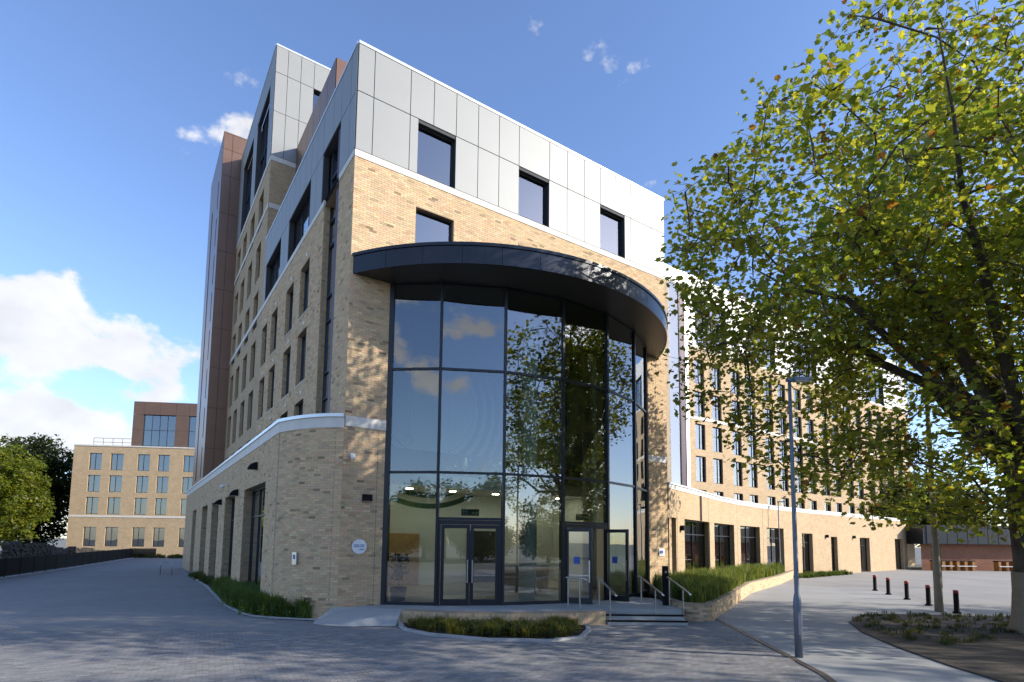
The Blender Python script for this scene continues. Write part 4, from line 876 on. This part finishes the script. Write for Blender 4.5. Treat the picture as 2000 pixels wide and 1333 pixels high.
for k, (x, y) in enumerate(((16.59, 21.18), (17.5, 23.82), (18.41, 26.41), (19.28, 29.0), (20.14, 31.39))):
    if b0 is None:
        b0 = thing('bollard', 'black bollard with a dark red top band at the plaza edge', 'bollard', (x, y, G), 0, 'bollards along the plaza edge')
        MB().lathe((0, 0, 0), [(.14, -.03), (.14, .05), (.09, .08), (.085, .72), (.085, .74)], 14).build('post', 'black', b0, True); MB().lathe((0, 0, 0), [(.088, .742), (.088, .85), (.06, .86)], 14).build('top_band', 'red', b0, True)
    else: c = copy_tree(b0); c.location = (x, y, G)
o = MB().lathe((0, 0, 0), [(.15, -.05), (.13, 1.5), (.09, 5), (.07, 9)], 14).build('timber_pole', 'timber_pole', None, True); o.location = (16.35, 21.73, G); tag(o, 'pale tapered timber pole standing among the bollards', 'pole')
ts = thing('totem_post', 'black totem post on the plaza behind the timber pole', 'post', (25.6, 34, G)); MB().box((-.2, -.1, 0), (.2, .1, 2.6)).build('body', 'black', ts); MB().box((-.14, -.106, 2.0), (.14, -.1, 2.5)).build('face', 'red', ts)
hp = thing('cycle_stand', 'stainless cycle hoop on the path by the podium wall', 'stand', (-23.5, 38.6, G)); MB().tube([(-.4, 0, -.02), (-.4, 0, .7), (-.3, 0, .82), (.3, 0, .82), (.4, 0, .7), (.4, 0, -.02)], .03, 8).build('hoop', 'steel', hp, True)
# black railing on the left
fpts = [(-27.6, 27.5), (-30.2, 33.5), (-34.6, 43.2), (-40, 55), (-47.5, 71), (-45.6, 72.5)]
FP = Path(fpts); FN = thing('railing', 'long black vertical bar railing along the left side of the path', 'railing')
ms_ = MB().box((-.022, -.022, 0), (.022, .022, 1.22)).build('post', 'black', FN); bar0 = None; a = 0.; k = 0
pm, bm = ms_.data, MB().box((-.008, -.02, .08), (.008, .02, 1.14)).build('bar', 'black', FN); bmd = bm.data
bpy.data.objects.remove(ms_); bpy.data.objects.remove(bm)
bars = np.linspace(0, FP.len, 300)
for a in bars:
    o = link('bar', bmd, FN); o.location = FP.P(a, G)
for a in np.arange(0, FP.len, 2.4):
    o = link('post', pm, FN); o.location = FP.P(a, G)
for z in (.1, 1.12): bar_along(FN, 'rail', FP, 0, FP.len, -.022, .022, G + z, G + z + .05, 'black')
bar_along(FN, 'infill_mesh', FP, 0, FP.len, -.004, .004, G + .14, G + 1.1, 'black')
kp = Path(fpts[:5]); o = bar_along(None, 'path_kerb', kp, 0, kp.len, .12, .27, G - .05, G + .05, 'kerb'); tag(o, 'pale kerb at the foot of the black railing', 'kerb')
# rubble wall behind the railing
RW = thing('rubble_wall', 'ruined dark rubble stone wall with a ragged top behind the railing', 'wall')
r1 = np.random.default_rng(3); rp = Path([(-37.5, 42), (-41, 50), (-46, 58), (-50.5, 70)])
vs, fs, sv = [], [], MB()
for a in np.arange(0, rp.len, .42):
    hh = 1.75 + .15 * math.sin(a * .33) + .12 * math.sin(a * 1.3) - (.035 * a); z = G
    while z < hh:
        h_ = r1.uniform(.1, .2); l_ = r1.uniform(.3, .6); x_, y_ = rp.at(a + r1.uniform(-.15, .15)); j_ = r1.normal(0, .018, (8, 3)); i_ = len(sv.v)
        sv.obox((float(x_), float(y_)), (-.42, .9), (.9, .42), -l_ / 2, l_ / 2 + .15, -.3, .1 + r1.uniform(0, .14), z, z + h_)
        for m_ in range(8): sv.v[i_ + m_] = tuple(np.array(sv.v[i_ + m_]) + j_[m_])
        z += h_ * .95
so_ = sv.build('stone', 'rubble', RW); so_['kind'] = 'stuff'
# far scrub strip below the end block
tufts('end_block_grass', [(-62, 70), (-40, 70), (-40, 73.5), (-62, 73.5)], G, 260, 26, .6, .05, (.06, .08, .02), (.14, .13, .04), 'rough grass strip at the foot of the end block')

# ================================================================ small fixtures on the corner wall
def on_front(u, z, n=.0): X, Y = Wd(u, -n); return (X, Y, z)
SG = thing('round_sign', 'round white wall sign with blue lettering on the corner brick wall', 'sign', on_front(.62, 2.15, .02), ROT)
dsk = MB(); nseg_ = 28; dsk.v += [(.24 * math.cos(2 * math.pi * k / nseg_), yv, .24 * math.sin(2 * math.pi * k / nseg_)) for yv in (0, -.04) for k in range(nseg_)]
dsk.f += [tuple(range(nseg_, 2 * nseg_))] + [(k, (k + 1) % nseg_, nseg_ + (k + 1) % nseg_, nseg_ + k) for k in range(nseg_)]; dsk.c += [None] * (nseg_ + 1); dsk.uv += [None] * (nseg_ + 1)
dsk.build('disc', 'white', SG)
lt = MB()
for x0, x1, z in ((-.17, -.02, .05), (-.18, -.01, .0), (.0, .15, -.09)): 
    x = x0
    while x < x1: lt.box((x, -.046, z - .014), (x + .016, -.041, z + .016)); x += .024
for k in range(16):
    for cxx, rr_ in ((.06, .035), (.12, .035)):
        t = 2 * math.pi * k / 16; lt.box((cxx + rr_ * math.cos(t) - .007, -.046, .03 + rr_ * math.sin(t) - .007), (cxx + rr_ * math.cos(t) + .007, -.041, .03 + rr_ * math.sin(t) + .007))
lt.build('lettering', 'blue_print', SG)
fl = thing('flood_light', 'square black wall light on the corner brick wall above the round sign', 'lamp', on_front(.82, 3.72, .01), ROT); MB().box((-.15, -.14, -.1), (.15, 0, .12)).build('housing', 'black', fl); MB().box((-.12, -.13, -.108), (.12, -.02, -.101)).build('lens', 'white', fl)
cm = thing('security_camera', 'white dome security camera on the corner brick wall below the stone band', 'camera', on_front(.28, 5.05, .01), ROT); MB().box((-.06, -.12, -.02), (.06, 0, .08)).build('bracket', 'white', cm); MB().lathe((0, -.12, -.06), [(.02, -.07), (.065, -.03), (.07, .05), (.03, .09)], 12).build('dome', 'white', cm, True)
sp = thing('small_sign', 'small white notice on the brick pier right of the glazing', 'sign', on_front(15.0, 1.95, .014), ROT); MB().box((-.19, -.02, -.17), (.19, 0, .17)).build('plate', 'white', sp); MB().box((-.1, -.025, -.05), (.1, -.021, .08)).build('print', 'blue_print', sp)
for s_, z, lab in ((5.9 + s0, 5.05, 'black half round wall light above the widest side window'), (10.3 + s0, 4.3, 'black half round wall light on the pier between side windows'), (15.6 + s0, 4.15, 'black half round wall light on the second pier of the side wall')):
    x, y = pod.at(s_, .012); X, Y = Wd(float(x), float(y)); l = thing('wall_light', lab, 'lamp', (X, Y, z), ROT + R(-90))
    q = [(.0 + .26 * math.sin(R(t)), .26 * (1 - math.cos(R(t)))) for t in np.linspace(0, 90, 6)]
    mbq = MB(); prof = [(0, 0)] + [(-.34 * math.sin(R(t)), .3 * math.cos(R(t))) for t in np.linspace(0, 90, 7)]
    mbq.v += [(xx, yy, zz_) for xx in (-.11, .11) for yy, zz_ in prof]; kk = len(prof); mbq.f += [tuple(range(kk))[::-1], tuple(range(kk, 2 * kk))] + [(i, (i + 1) % kk, kk + (i + 1) % kk, kk + i) for i in range(kk)]; mbq.c += [None] * (kk + 2); mbq.uv += [None] * (kk + 2)
    mbq.build('hood', 'black', l); MB().box((-.09, -.28, -.012), (.09, -.02, -.002)).build('lens', 'white', l)
x, y = pod.at(1.55 + 0 * s0, .012); X, Y = Wd(float(x), float(y)); ic = thing('door_entry_panel', 'small steel entry panel on the curved brick wall', 'panel', (X, Y, 1.75), ROT + R(-70)); MB().box((-.11, -.05, -.2), (.11, 0, .2)).build('plate', 'steel', ic); MB().box((-.05, -.056, -.02), (.05, -.051, .12)).build('display', 'blue_print', ic)
x, y = pod.at(13.4 + s0, .012); X, Y = Wd(float(x), float(y)); cm2 = thing('security_camera', 'white security camera on the side wall above the window piers', 'camera', (X, Y, 5.0), ROT + R(-90)); MB().box((-.05, -.3, .0), (.05, 0, .06)).build('bracket', 'white', cm2); MB().lathe((0, -.28, -.06), [(.02, -.09), (.09, -.04), (.1, .05), (.03, .1)], 12).build('dome', 'white', cm2, True)
